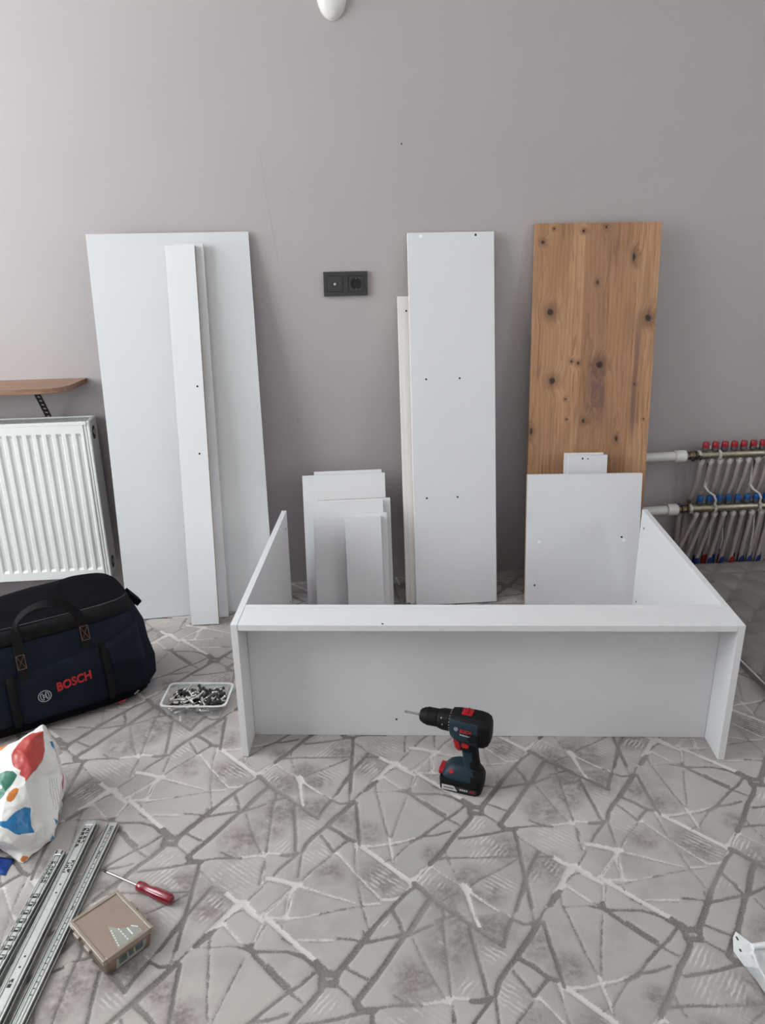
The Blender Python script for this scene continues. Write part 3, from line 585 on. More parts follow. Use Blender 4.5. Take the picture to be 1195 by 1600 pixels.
# ------------------------------------------------------------------ half built white cabinet lying on the carpet
CY = -0.1238
cw, ch, ct, c1, c2 = 1.25, .3894, .0167, .0946, .8245
cab = thing('cabinet_frame', 'half-built white cabinet frame lying on the carpet behind the drill', 'cabinet', frame((-.2323, -1.0706, 0.0002), (cos(CY), sin(CY), 0), (-sin(CY), cos(CY), 0), (0, 0, 1)))
for x0, nm in ((0, 'side_panel'), (cw - ct, 'side_panel')):
    sp = B().box(x0, x0 + ct, 0, c2, 0, ch).build(nm, M_WHITE, cab, smooth=False, bevel=.0007)
    for yy, zz in ((.785, .335), (.785, .06)):
        xf = x0 + ct if x0 == 0 else x0
        B().lathe([(.004, -.0002), (.004, .0004)], (xf, yy, zz), (1 if x0 == 0 else -1, 0, 0), 12).build('dowel_hole', M_HOLE, sp)
fp = B().box(ct + .0004, cw - ct - .0004, c1, c1 + ct, 0, ch - .0003).build('front_panel', M_WHITE, cab, smooth=False, bevel=.0007)
drill_hole(fp, .405, .052, .003, c1)
sh = B().box(ct + .0006, cw - ct - .0006, .0005, c1 - .0005, ch - ct - .0003, ch - .0006).build('top_rail', M_WHITE, cab, smooth=False, bevel=.0008)
B().lathe([(.003, -.0002), (.003, .0004)], (.375, .008, ch - .0006), (0, 0, 1), 12).build('drill_hole', M_HOLE, sh)

# ------------------------------------------------------------------ radiator
rx0, rx1, rz0, rz1, ryf, ryb = -1.80, -.769, .117, .700, -.132, -.036
rad = thing('radiator', 'white ribbed panel radiator on the wall behind the tool bag', 'radiator', ((rx0 + rx1) / 2, 0, rz0))
ox = (rx0 + rx1) / 2
def rad_front():
    xs = []; dp = []
    xa, xb = rx0 + .022, rx1 - .022
    P = .0326; n = int((xb - xa) / P)
    xs.append(xa); dp.append(0)
    for i in range(n):
        s = xb - (n - i) * P
        for q, d in ((.0045, 0), (.0075, 1), (.0215, 1), (.0262, 0)):
            xs.append(s + q); dp.append(d)
    xs.append(xb); dp.append(0)
    zz = [rz0 + .004, rz0 + .034, rz0 + .042, rz1 - .050, rz1 - .040, rz1 - .004]
    zd = [0, 0, 1, 1, 0, 0]
    b = B(); nx = len(xs)
    vs = [(x - ox, ryf + .007 * d * e, z - rz0) for z, e in zip(zz, zd) for x, d in zip(xs, dp)]
    fs = [(j * nx + i, j * nx + i + 1, (j + 1) * nx + i + 1, (j + 1) * nx + i) for j in range(len(zz) - 1) for i in range(nx - 1)]
    b.add(vs, fs)
    # folded rim of the pressed panel
    for x0, x1 in ((rx0 + .012, rx0 + .022), (rx1 - .022, rx1 - .012)):
        b.box(x0 - ox, x1 - ox, ryf + .003, ryf + .012, .004, rz1 - rz0 - .004)
    return b
o = rad_front().build('front_panel', M_RAD, rad, angle=16)
H_ = rz1 - rz0
b = B().box(rx0 + .012 - ox, rx1 - .012 - ox, ryf + .012, ryf + .016, .004, H_ - .006)
b.box(rx0 + .012 - ox, rx1 - .012 - ox, ryb - .012, ryb - .006, .004, H_ - .006)
b.build('inner_panel', M_RAD, rad, smooth=False)
B().box(rx0 + .010 - ox, rx1 - .010 - ox, ryf - .001, ryf + .010, H_ - .012, H_).build('top_lip', M_RAD, rad, smooth=False, bevel=.002)
b = B()
n = int((rx1 - rx0 - .03) / .0082)
for i in range(n):
    x = rx0 + .016 - ox + i * .0082
    b.add([(x, ryf + .010, H_ - .004), (x + .0034, ryf + .010, H_ - .004), (x + .0097, ryb - .004, H_ - .004), (x + .0063, ryb - .004, H_ - .004),
           (x, ryf + .010, H_ - .008), (x + .0034, ryf + .010, H_ - .008), (x + .0097, ryb - .004, H_ - .008), (x + .0063, ryb - .004, H_ - .008)],
          [(0, 1, 2, 3), (7, 6, 5, 4), (0, 4, 5, 1), (1, 5, 6, 2), (2, 6, 7, 3), (3, 7, 4, 0)])
b.box(rx0 + .010 - ox, rx1 - .010 - ox, ryb - .006, ryb, H_ - .010, H_)
b.build('top_grille', M_RADG, rad, smooth=False)
B().box(rx0 + .012 - ox, rx1 - .012 - ox, ryf + .016, ryb - .012, H_ - .014, H_ - .010).build('grille_shade', M_DARKIN, rad, smooth=False)  # dark strip just below the slats stands in for shade in the slots
for x0, x1 in ((rx0, rx0 + .012), (rx1 - .012, rx1)):
    sp = B().box(x0 - ox, x1 - ox, ryf + .004, ryb, .002, H_).build('side_panel', M_RAD, rad, smooth=False, bevel=.004, bseg=3)
    s = 1 if x1 == rx1 else -1
    xf = (x1 if s > 0 else x0) - ox
    for zz in (H_ - .048, .046):
        vs = superellipse(20, (ryf + ryb) / 2 - .004, zz, .017, .024, 2.4)
        B().prism([(y, z) for y, z in vs], 0, .0006, X=frame((xf, 0, 0), (0, 1, 0), (0, 0, 1), (1, 0, 0)) if s > 0 else frame((xf - .0006, 0, 0), (0, 1, 0), (0, 0, 1), (1, 0, 0))).build('connection_opening', M_DARKIN, sp)
        B().lathe([(.012, 0), (.012, .003), (.008, .0045)], (xf, (ryf + ryb) / 2 - .003, zz + .003), (s, 0, 0), 16).build('screw_plug', M_CHROME, sp)
for x in (rx0 + .2, rx1 - .2):
    B().box(x - .02 - ox, x + .02 - ox, ryb, -.0005, .05, H_ - .05).build('wall_bracket', M_RADG, rad, smooth=False)

# ------------------------------------------------------------------ wall shelf with perforated brace
def simple_wood(name, c0, c1, sc):
    m, t, p = nt(name); L = t.links.new
    tc = node(t, 'ShaderNodeTexCoord'); mp = node(t, 'ShaderNodeMapping'); mp.inputs['Scale'].default_value = sc
    L(tc.outputs['Object'], mp.inputs[0])
    n = node(t, 'ShaderNodeTexNoise'); setin(n, Scale=4.0, Detail=5.0, Distortion=0.8); L(mp.outputs[0], n.inputs['Vector'])
    r = node(t, 'ShaderNodeMapRange'); setin(r, From_Min=.35, From_Max=.65); L(n.outputs['Fac'], r.inputs['Value'])
    mx = node(t, 'ShaderNodeMix', data_type='RGBA'); mx.inputs[6].default_value = c0 + (1,); mx.inputs[7].default_value = c1 + (1,)
    L(r.outputs[0], mx.inputs[0]); L(mx.outputs[2], p.inputs['Base Color']); setin(p, Roughness=.45)
    return m
M_SHELFW = simple_wood('shelf_walnut', (0.20, 0.108, 0.068), (0.325, 0.19, 0.125), (2, 30, 30))
shf = thing('wooden_shelf', 'brown wooden wall shelf with rounded corner above the radiator', 'shelf', (-1.2, 0, .808))
poly = [(-.5, -.0005), (.41, -.0005), (.408, -.02), (.392, -.12), (.385, -.142), (.374, -.160), (.358, -.174), (.336, -.183), (.30, -.186), (-.5, -.186)]
B().prism(poly, 0, .018).build('shelf_board', M_SHELFW, shf, bevel=.0015, angle=30)
def brace(x, parent):
    p0 = Vector((x, -.118, -.001)); p1 = Vector((x, -.003, -.146))
    d = (p1 - p0); L = d.length; d.normalize(); n = d.cross(Vector((1, 0, 0))).normalized()
    wd, hr, cell = .021, .0056, L / 9
    vs = []; fs = []
    for i in range(9):
        c = (i + .5) * cell; k = len(vs)
        hole = 1 <= i <= 7
        ring = [(-wd / 2, -cell / 2), (0, -cell / 2), (wd / 2, -cell / 2), (wd / 2, 0), (wd / 2, cell / 2), (0, cell / 2), (-wd / 2, cell / 2), (-wd / 2, 0)]
        for a, q in ring: vs.append(p0 + Vector((a, 0, 0)) + d * (c + q))
        if hole:
            for a, q in ring:
                t = math.atan2(q, a); vs.append(p0 + Vector((hr * cos(t), 0, 0)) + d * (c + hr * sin(t)))
            fs += [(k + j, k + (j + 1) % 8, k + 8 + (j + 1) % 8, k + 8 + j) for j in range(8)]
        else:
            fs.append(tuple(k + j for j in range(8)))
    o = B().add(vs, fs).build('perforated_brace', M_BLACK, parent, smooth=False)
    md = o.modifiers.new('thick', 'SOLIDIFY'); md.thickness = .0025; md.offset = 0
    B().box(x - .010, x + .010, -.125, -.100, -.003, -.0002).build('bracket_lug', M_BLACK, parent, smooth=False)
for x in (.270, -.38): brace(x, shf)

# ------------------------------------------------------------------ double wall socket
sk = thing('power_socket', 'anthracite double wall socket plate, aerial outlet and power outlet', 'socket', (.0495 + .076, 0, 1.164 - .0405))
def ring_plate(b, hw, hh, y0, y1, holes):
    xs = sorted(set([-hw, hw] + [q for h in holes for q in h[:2]])); zs = sorted(set([-hh, hh] + [q for h in holes for q in h[2:]]))
    for i in range(len(xs) - 1):
        for j in range(len(zs) - 1):
            cx, cz = (xs[i] + xs[i + 1]) / 2, (zs[j] + zs[j + 1]) / 2
            if any(h[0] < cx < h[1] and h[2] < cz < h[3] for h in holes): continue
            b.box(xs[i], xs[i + 1], y0, y1, zs[j], zs[j + 1])
    return b
ring_plate(B(), .076, .0405, -.0105, -.0005, [(-.0610, -.0105, -.0255, .0255), (.0105, .0610, -.0255, .0255)]).build('cover_frame', M_SOCK, sk, smooth=False)
lip = ring_plate(B(), .0755, .040, -.0118, -.0105, [(-.0640, -.0075, -.0285, .0285), (.0075, .0640, -.0285, .0285)]).build('raised_border', M_SOCK, sk, smooth=False)
ap = B().box(-.0605, -.0110, -.0128, -.003, -.025, .025).build('aerial_insert', M_SOCK, sk, smooth=False, bevel=.0012)
B().lathe([(.0042, 0), (.0042, .004), (.002, .0042)], (-.0375, -.0128, 0), (0, -1, 0), 14).build('aerial_pin', M_LOGOW, ap)
B().box(-.0200, -.0175, -.0131, -.0125, -.003, .004).build('outlet_symbol', mat('grey_print', (.13, .13, .14), .5), ap, smooth=False)
# power outlet: square insert with a round recessed well
b = B(); N = 32; hs = .0248
sq = []
for i in range(N):
    t = 2 * pi * i / N; c, s = cos(t), sin(t); k = hs / max(abs(c), abs(s)); sq.append((c * k, s * k))
cc = [(.0192 * cos(2 * pi * i / N), .0192 * sin(2 * pi * i / N)) for i in range(N)]
cx = .0357
vs = [(cx + x, -.003, z) for x, z in sq] + [(cx + x, -.0125, z) for x, z in sq] + [(cx + x, -.0125, z) for x, z in cc] + [(cx + x * .97, -.0012, z * .97) for x, z in cc]
fs = []; 
for j in range(3):
    fs += [(j * N + i, j * N + (i + 1) % N, (j + 1) * N + (i + 1) % N, (j + 1) * N + i) for i in range(N)]
b.add(vs, fs)
po = b.build('power_insert', M_SOCK, sk, angle=30)
B().lathe([(.0187, 0), (.0187, .0008)], (cx, -.0008, 0), (0, -1, 0), 28).build('socket_well', M_SOCKD, po)
for dx in (-.0095, .0095):
    B().lathe([(.0028, 0), (.0028, .0006)], (cx + dx, -.0016, 0), (0, -1, 0), 12).build('contact_hole', M_HOLE, po)
for dz in (-.0172, .0172):
    B().box(cx - .0020, cx + .0020, -.0105, -.0016, dz - .0016, dz + .0016).build('earth_clip', M_STEEL, po, smooth=False, bevel=.0006)

# ------------------------------------------------------------------ white dome high on the wall
lp = thing('dome_fitting', 'white oval dome fitting high on the wall at the top edge', 'wall light', (.109, 0, 1.985))
prof = []
rings = []
for j in range(9):
    t = j / 8 * pi / 2
    s_, d_ = cos(t), sin(t)
    rings.append([(.0455 * max(s_, .02) * cos(a), -.004 - .030 * d_, .072 * max(s_, .02) * sin(a)) for a in [2 * pi * i / 36 for i in range(36)]])
B().loft(rings).build('dome_cover', M_LAMP, lp, angle=60)
B().loft([[(.0475 * cos(a), y, .074 * sin(a)) for a in [2 * pi * i / 36 for i in range(36)]] for y in (-.0003, -.004)]).build('base_ring', M_LAMP, lp)

# ------------------------------------------------------------------ underfloor heating manifold
mf = thing('heating_manifold', 'nickel heating manifold with red and blue valve caps on the wall', 'manifold', (1.70, 0, 0))
mx = 1.70; my = -.080
zu, zl = .474, .259
NU = 10
for zb, x0, nm in ((zu, 1.432, 'manifold_bar'), (zl, 1.428, 'manifold_bar')):
    B().lathe([(.0135, 0), (.0155, .003), (.0155, .50), (.0135, .503)], (x0 - mx, my, zb), (1, 0, 0), 20).build(nm, M_BRASS, mf)
def cap(x, z, colour, name):
    o = B().lathe([(.010, 0), (.0125, .002), (.0130, .010), (.0122, .013), (.0128, .014), (.0122, .030), (.0105, .034)], (x, my, z), (0, 0, 1), 14, mats=[0, 0, 0, 1, 1, 1]).build(name, [M_GREYC, colour], mf)
    return o
def fitting(x, z):
    return B().lathe([(.0080, 0), (.0080, .006), (.0122, .0065), (.0122, .016), (.0100, .0175), (.0085, .024)], (x, my, z), (0, 0, -1), 8).build('compression_fitting', M_CLAMP, mf, angle=20)
for i in range(NU):
    xu = 1.466 + .0376 * i - mx; xl = 1.470 + .0383 * i - mx
    B().cyl((xu, my, zu + .012), (xu, my, zu + .020), .009, 12).build('valve_stem', M_OLDB, mf)
    cap(xu, zu + .0165, M_REDC, 'red_cap')
    B().cyl((xl, my, zl + .012), (xl, my, zl + .020), .009, 12).build('valve_stem', M_OLDB, mf)
    cap(xl, zl + .0165, M_BLUEC, 'blue_cap')
    xf = 1.456 + .0376 * i - mx
    fitting(xf, zu - .013); 
    dr = [.012, .014, .012, .013, .016, .020, .008, .01, .01, .01][i]
    pts = [(xf, my, zu - .034), (xf - dr * .2, my + .006, zu - .09), (xf - dr * .6, my + .028, zu - .17), (xf - dr, my + .042, zl), (xf - dr - .008, my + .046, .10), (xf - dr - .015, my + .048, .004)]
    B().tube(pts, .0082, 10).build('pipe', M_PEX, mf)
    xg = 1.460 + .0383 * i - mx
    fitting(xg, zl - .013)
    d2 = [.058, .046, .040, .024, .014, .010, .008, .012, .012, .012][i]
    pts = [(xg, my, zl - .034), (xg - d2 * .25, my + .004, zl - .08), (xg - d2 * .62, my + .012, zl - .15), (xg - d2 * .92, my + .018, .05), (xg - d2, my + .02, .004)]
    B().tube(pts, .0082, 10).build('pipe', M_PEX, mf)
    # coloured end sleeves where the pipes enter the floor
    for xs_, yy, mm in ((xg - d2, my + .02, M_BLUED if i in (1, 2, 3, 4, 6, 7, 8) else M_REDD), (xf - dr - .015, my + .048, M_REDD if i in (0, 1, 3, 5) else M_BLUED)):
        B().lathe([(.0105, 0), (.0105, .034), (.0092, .042)], (xs_ + .002, yy - .001, .0002), (.06, -.02, 1), 12).build('pipe_sleeve', mm, mf)
# support straps between the bars
for x in (1.508, 1.690, 1.872):
    X_ = x - mx
    for zb, nm, dx in ((zu, 'clamp', .012), (zl, 'clamp', .022)):
        ring = [(X_ + dx, my + .0185 * cos(a), zb + .0185 * sin(a)) for a in [radians(q) for q in range(0, 361, 20)]]
        B().ribbon(ring, (1, 0, 0), .010, .003).build(nm, M_CLAMP, mf)
    B().ribbon([(X_ - .016, my + .012, zu - .028), (X_ - .018, my + .008, zu - .07), (X_ - .022, my + .004, zl + .085)], (1, 0, 0), .013, .002).build('support_strap', M_CHROME, mf, smooth=False)
    B().ribbon([(X_ - .022, my + .004, zl + .088), (X_ - .014, my - .010, zl + .072), (X_ + .006, my - .020, zl + .058), (X_ + .014, my - .024, zl + .040), (X_ + .013, my - .022, zl + .022), (X_ + .020, my - .019, zl + .008)], (1, 0, .2), .008, .002).build('support_hook', M_CLAMP, mf, smooth=False)
    B().box(X_ - .012, X_ + .018, my + .016, -.0005, zl - .015, zl + .015).build('wall_mount', M_CLAMP, mf, smooth=False)
    B().box(X_ - .012, X_ + .018, my + .016, -.0005, zu - .015, zu + .015).build('wall_mount', M_CLAMP, mf, smooth=False)
# valves at the left ends
for zb, x0 in ((zu, 1.390), (zl, 1.383)):
    v = B().lathe([(.0125, 0), (.0150, .002), (.0150, .010), (.0115, .012), (.0165, .017), (.0165, .032), (.0135, .036), (.0180, .038), (.0180, .050)], (x0 - mx, my, zb), (1, 0, 0), 12).build('ball_valve', M_OLDB, mf, angle=25)
    B().lathe([(.0195, 0), (.0195, .010), (.017, .013)], (x0 + .045 - mx, my, zb), (1, 0, 0), 8).build('union_nut', M_CLAMP, mf, angle=15)
    if zb == zu:
        B().lathe([(.0085, 0), (.0085, .010), (.006, .013)], (x0 + .022 - mx, my - .014, zb - .007), (-.2, -1, -.1), 12).build('valve_knob', M_BLACK, v)
        B().lathe([(.0085, 0), (.0085, .010), (.003, .0125)], (x0 + .046 - mx, my - .018, zb - .002), (.1, -1, 0), 12).build('valve_knob', M_BLACK, v)
    else:
        B().box(x0 - .006 - mx, x0 + .012 - mx, my - .008, my + .004, zb + .016, zb + .024).build('valve_lever', M_BLUED, v, smooth=False, bevel=.003)
        B().lathe([(.004, 0), (.004, .012), (.0075, .013), (.0075, .022)], (x0 + .040 - mx, my - .004, zb + .016), (0, -.2, 1), 10).build('vent_plug', M_OLDB, v)
B().tube([(1.412 - mx, my + .03, zl - .01), (1.408 - mx, my + .035, zl - .06), (1.418 - mx, my + .045, .12), (1.42 - mx, my + .05, .004)], .0105, 10).build('return_pipe', M_PEX, mf)
for i, (xx, za, zb_) in enumerate(((1.524, .19, .10), (1.577, .17, .085), (1.700, .22, .09))):
    B().tube([(xx - mx, my - .004, za), (xx + .004 - mx, my - .006, (za + zb_) / 2), (xx + .002 - mx, my - .004, zb_)], .0022, 6).build('cable_tie', M_CLAMP, mf)
for zb, xc, lab in ((zu, 1.390, 'upper white plastic supply pipe running from oak board to red-capped bar'), (zl, 1.383, 'lower white plastic supply pipe running from oak board to blue-capped bar')):
    sp = thing('supply_pipe', lab, 'pipe', (xc, 0, zb), group='white supply pipes')
    B().lathe([(.0175, 0), (.0175, .40)], (-.43, my, -.006 if zb == zl else -.004), (1, 0, .012), 18).build('pipe', M_PPR, sp)
    B().lathe([(.0205, 0), (.0228, .002), (.0228, .040), (.0195, .043)], (-.043, my, 0), (1, 0, 0), 20).build('coupling', M_PPR, sp)
    B().tube([(-.43, my, -.004), (-.445, my + .01, -.004), (-.45, my + .03, -.004), (-.45, -.001, -.004)], .0175, 14).build('elbow', M_PPR, sp)

# ------------------------------------------------------------------ tufted upholstered pads on the floor at the right
def tufted(name, label, x0, x1, y0, y1, hgt, amp):
    root = thing(name, label, 'cushion panel', (x0, y0, 0), group='grey tufted panels')
    g = .007
    nx, ny = int((x1 - x0) / g) + 1, int((y1 - y0) / g) + 1
    btn = []
    for r in range(-2, 30):
        yy = -.069 - .0795 * r
        for c in range(-14, 16):
            xx = 1.598 + .1445 * c + (0 if r % 2 == 0 else .0722)
            if x0 + .015 < xx < x1 - .015 and y0 + .012 < yy < y1 - .012: btn.append((xx, yy))
    bt = np.array(btn); vs = []
    gx = np.linspace(x0, x1, nx); gy = np.linspace(y0, y1, ny)
    Xg, Yg = np.meshgrid(gx, gy, indexing='ij')
    d = np.full(Xg.shape, 9.0)
    for q in bt: d = np.minimum(d, np.hypot(Xg - q[0], (Yg - q[1])))
    # diagonal pleats between the buttons
    a = (Xg - 1.598) / .1445; c = (Yg + .069) / .159
    p1 = np.abs((a + c) - np.round(a + c)); p2 = np.abs((a - c) - np.round(a - c))
    pl = np.minimum(p1, p2)
    ed = np.minimum(np.minimum(Xg - x0, x1 - Xg), np.minimum(Yg - y0, y1 - Yg))
    Z = hgt - amp * np.exp(-(d / .024) ** 1.3) - amp * .30 * np.exp(-(pl / .07)) - (hgt * .45) * np.exp(-ed / .008)
    Z = np.maximum(Z, .004)
    b = B()
    idx = lambda i, j: i * ny + j
    vs = [(Xg[i, j] - x0, Yg[i, j] - y0, Z[i, j]) for i in range(nx) for j in range(ny)]
    fs = [(idx(i, j), idx(i + 1, j), idx(i + 1, j + 1), idx(i, j + 1)) for i in range(nx - 1) for j in range(ny - 1)]
    per = [idx(i, 0) for i in range(nx)] + [idx(nx - 1, j) for j in range(1, ny)] + [idx(i, ny - 1) for i in range(nx - 2, -1, -1)] + [idx(0, j) for j in range(ny - 2, 0, -1)]
    k = len(vs); vs += [(vs[q][0], vs[q][1], .0003) for q in per]; n = len(per)
    fs += [(per[i], k + i, k + (i + 1) % n, per[(i + 1) % n]) for i in range(n)]
    fs.append(tuple(k + i for i in range(n)))
    b.add(vs, fs).build('padding', M_TUFT, root, angle=80)
    bm_ = B().lathe([(.0070, 0), (.0064, .0026), (.0032, .0042)], (0, 0, 0), (0, 0, 1), 10).mesh('button', M_BUTTON)
    for q in btn:
        if q[0] > 1.95: continue
        o = link('button', bm_, root); o.location = (q[0] - x0, q[1] - y0, hgt - amp * 1.18)
    B().tube([(0, 0, hgt * .6), (0, y1 - y0, hgt * .6)], .0022, 8).build('piping', M_PIPING, root)
    return root
tufted('tufted_panel', 'grey button-tufted upholstered panel lying flat beside the cabinet frame', 1.285, 2.35, -1.28, -.175, .034, .019)
tufted('tufted_panel', 'narrow grey tufted strip along the wall below the pipes', 1.20, 2.35, -.168, -.078, .030, .016)
B().box(1.652, 1.72, -.385, -.315, .0320, .046).build('plastic_block', M_WMET, bevel=.004, bseg=3)
tag(bpy.data.objects['plastic_block'], 'small white block on the tufted panel at the right edge', 'block')

# ------------------------------------------------------------------ cordless drill
fx = Vector((-.908, .419, 0)).normalized(); fz_ = Vector((0, 0, 1)); fy = fz_.cross(fx)
dr = thing('cordless_drill', 'dark teal and black cordless drill standing on its battery', 'drill', frame((.322, -1.243, .0006), fx, fy, fz_))
def sect_s(s, cz, hh, hw, e=3.2, n=28):
    return [(s, y, z) for y, z in superellipse(n, 0, cz, hw, hh, e)]
def sect_z(z, cs, hs, hw, e=2.6, n=24):
    return [(x, y, z) for x, y in superellipse(n, cs, 0, hs, hw, e)]
rings = [sect_s(.031, .1815, .026, .024, 2.6), sect_s(.028, .180, .031, .028), sect_s(.014, .1755, .037, .032), sect_s(-.010, .1730, .0405, .0335), sect_s(-.040, .1715, .0415, .0335), sect_s(-.054, .1710, .0395, .032), sect_s(-.063, .1715, .034, .028), sect_s(-.0675, .172, .024, .020), sect_s(-.0685, .172, .010, .008)]
b = B().loft(rings)
hs_ = b
def face_mat(bq, fn):
    for i, f in enumerate(bq.f):
        c = sum((Vector(bq.v[k]) for k in f), Vector()) / len(f)
        bq.m[i] = fn(c)
face_mat(b, lambda c: 1 if (c.x < -.047 or c.z > .2005 or (c.x < -.02 and c.z < .140)) else 0)
housing = b.build('motor_housing', [M_TEAL, M_RUB], dr, angle=40)
b = B()
for i in range(7):
    s0 = -.020 - i * .0045
    b.box(s0 - .0012, s0 + .0012, .0325, .0343, .150 + i * .001, .176, 0)
b.build('vent_slot', M_RUB, housing, smooth=False)
b = B().loft([sect_z(.140, -.012, .027, .0185), sect_z(.128, -.013, .024, .0180), sect_z(.110, -.0165, .0205, .0170), sect_z(.085, -.0205, .0195, .0165), sect_z(.068, -.0215, .0215, .0175), sect_z(.058, -.018, .030, .022)])
face_mat(b, lambda c: 0 if (c.x > -.012 and abs(c.y) < .0155 and c.z < .118) or (c.y > .004 and -.024 < c.x < -.004 and c.z < .105) else 1)
b.build('grip', [M_TEAL, M_RUB], dr, angle=50)
b = B().loft([sect_z(.070, .000, .024, .017, 2.6), sect_z(.062, -.003, .038, .025, 3), sect_z(.052, -.003, .046, .031, 3.5), sect_z(.042, -.002, .050, .035, 4), sect_z(.036, -.002, .050, .0355, 4)])
face_mat(b, lambda c: 1 if c.x < -.030 else 0)
b.build('foot', [M_TEAL, M_RUB], dr, angle=45)
b = B().loft([sect_z(.0002, 0, .049, .034, 6), sect_z(.003, 0, .052, .0365, 6), sect_z(.030, 0, .0535, .0375, 6), sect_z(.037, 0, .0515, .036, 6)])
bat = b.build('battery', M_RUB, dr, angle=40)
B().loft([[(x, y, z) for y, z in superellipse(16, 0, .040, .020, .008, 4)] for x in (.040, .0545, .0560)]).build('battery_release', M_DRED, bat, angle=40)
B().prism([(-.043, .008), (.000, .008), (.010, .015), (.010, .021), (-.043, .021)][::-1], 0, .0006, X=frame((0, .0374, 0), (1, 0, 0), (0, 0, 1), (0, 1, 0))).build('battery_label', M_INK, bat, smooth=False)
B().prism([(.004, .007), (.043, .007), (.043, .021), (.013, .021)], 0, .0007, X=frame((0, .0374, 0), (1, 0, 0), (0, 0, 1), (0, 1, 0))).build('battery_label', M_LOGOW, bat, smooth=False)
b = B()
for x0, x1, m in ((-.006, -.002, 0), (-.0115, -.0075, 0), (-.0165, -.013, 0), (-.021, -.018, 0), (-.032, -.027, 1), (-.038, -.034, 1)):
    b.box(x0, x1, .0374, .0384, .0122, .0168, m)
b.build('label_print', [M_LOGOW, M_DRED], bat, smooth=False)
b = B()
for i in range(6):
    b.box(.014 + i * .0042, .0168 + i * .0042, .0378, .0385, .0125, .0160)
b.build('label_print', M_GREYC, bat, smooth=False)
# trigger, selector switches
B().loft([[(x, y, z) for x, y in superellipse(14, cs, 0, hs2, .0095, 3)] for z, cs, hs2 in ((.106, .0085, .006), (.112, .012, .009), (.124, .013, .010), (.136, .016, .011))]).build('trigger', M_DRED, dr, angle=40)
B().loft([[(x, y, z) for x, z in superellipse(14, -.011, .1395, .009, .0055, 3)] for y in (.010, .0315, .0335)]).build('direction_switch', M_DRED, dr, angle=40)
B().box(.010, .017, .030, .0332, .145, .1485).build('arrow_mark', M_DRED, dr, smooth=False)
sw = B().box(-.022, .004, -.013, .013, .207, .2155).build('gear_switch', M_DRED, dr, smooth=False, bevel=.002)
B().box(-.0105, -.0085, -.0125, .0125, .2155, .2185).build('ridge', M_DRED, sw, smooth=False)
B().loft([[(x, y, z) for x, z in superellipse(14, .010, .0, .0055, .0055, 2)] for y in (.0, .001)]).build('light_button', M_DRED, dr).matrix_local = frame((.012, .0285, .0555), (1, 0, 0), (0, .75, .66), (0, -.66, .75))
az = .1815
col_ = B().lathe([(.0255, 0), (.0268, .002), (.0262, .020), (.0235, .031), (.0225, .033)], (.030, 0, az), (1, 0, 0), 28).build('torque_collar', M_RUB, dr, angle=30)
b = B()
for i in range(22):
    a = 2 * pi * i / 22
    b.box(.0305, .0322, -.0009, .0009, .0266, .0271, 0, X=Matrix.Translation((0, 0, az)) @ Matrix.Rotation(a, 4, 'X'))
for a, s_ in ((.9, .050), (1.5, .046)):
    b.box(s_, s_ + .0025, -.0014, .0014, .0255, .0262, 0, X=Matrix.Translation((0, 0, az)) @ Matrix.Rotation(-a, 4, 'X'))
b.build('torque_mark', M_LOGOW, col_, smooth=False)
ck = B().lathe([(.0205, 0), (.0220, .001), (.0222, .026), (.0210, .028), (.0200, .034), (.0150, .043), (.0120, .045)], (.064, 0, az), (1, 0, 0), 28).build('chuck', M_RUB, dr, angle=25)
B().lathe([(.0065, 0), (.0065, .003), (.0042, .005)], (.108, 0, az), (1, 0, 0), 16).build('chuck_jaw', M_STEEL, ck)
B().lathe([(.0032, 0), (.0032, .014), (.0026, .015), (.0030, .018), (.0030, .030), (.0036, .032), (.0034, .036), (.0010, .041)], (.110, 0, az), (1, 0, 0), 8).build('screw_bit', M_STEEL, dr, angle=25)
side = frame((0, .0337, 0), (-1, 0, 0), (0, 0, 1), (0, 1, 0))
text_mesh('brand_lettering', 'BOSCH', .012, M_LOGOR, housing, side @ Matrix.Translation((.0115, .1795, .0)) @ Matrix.Rotation(radians(-3), 4, 'Z'), .0004, 0, .0006, .027)
text_mesh('series_lettering', 'Professional', .005, M_LOGOW, housing, side @ Matrix.Translation((.010, .1690, .0)) @ Matrix.Rotation(radians(-3), 4, 'Z'), .0001, 0, .0006, .024)
def emblem(parent, X, R, m, name='brand_emblem', depth=.0006):
    """ring around an armature: two bowed bars joined by a crossbar"""
    b = B(); N = 36
    def ringq(r0, r1):
        vs = [(r * cos(2 * pi * i / N), r * sin(2 * pi * i / N), z) for z in (0, depth) for r in (r0, r1) for i in range(N)]
        fs = []
        for i in range(N):
            j = (i + 1) % N
            fs += [(2 * N + i, 3 * N + i, 3 * N + j, 2 * N + j), (N + i, N + j, 3 * N + j, 3 * N + i), (i, 2 * N + i, 2 * N + j, j), (i, j, N + j, N + i)]
        b.add(vs, fs)
    ringq(R * .90, R)
    for s in (-1, 1):
        arc = [(s * R * (.26 + .36 * cos(t)), R * .62 * sin(t), depth / 2) for t in [radians(q) for q in range(-80, 81, 20)]]
        b.ribbon(arc, (0, 0, 1), depth, R * .10)
        b.box(min(s * R * .18, s * R * .28), max(s * R * .18, s * R * .28), -R * .60, R * .60, 0, depth)
    b.box(-R * .25, R * .25, -R * .05 + R * .16, R * .05 + R * .16, 0, depth).box(-R * .25, R * .25, -R * .05 - R * .16, R * .05 - R * .16, 0, depth)
    for i in range(len(b.v)): b.v[i] = tuple(X @ Vector(b.v[i]))
    return b.build(name, m, parent, smooth=False)
emblem(housing, side @ Matrix.Translation((-.0115, .1835, 0)), .0052, M_LOGOW)

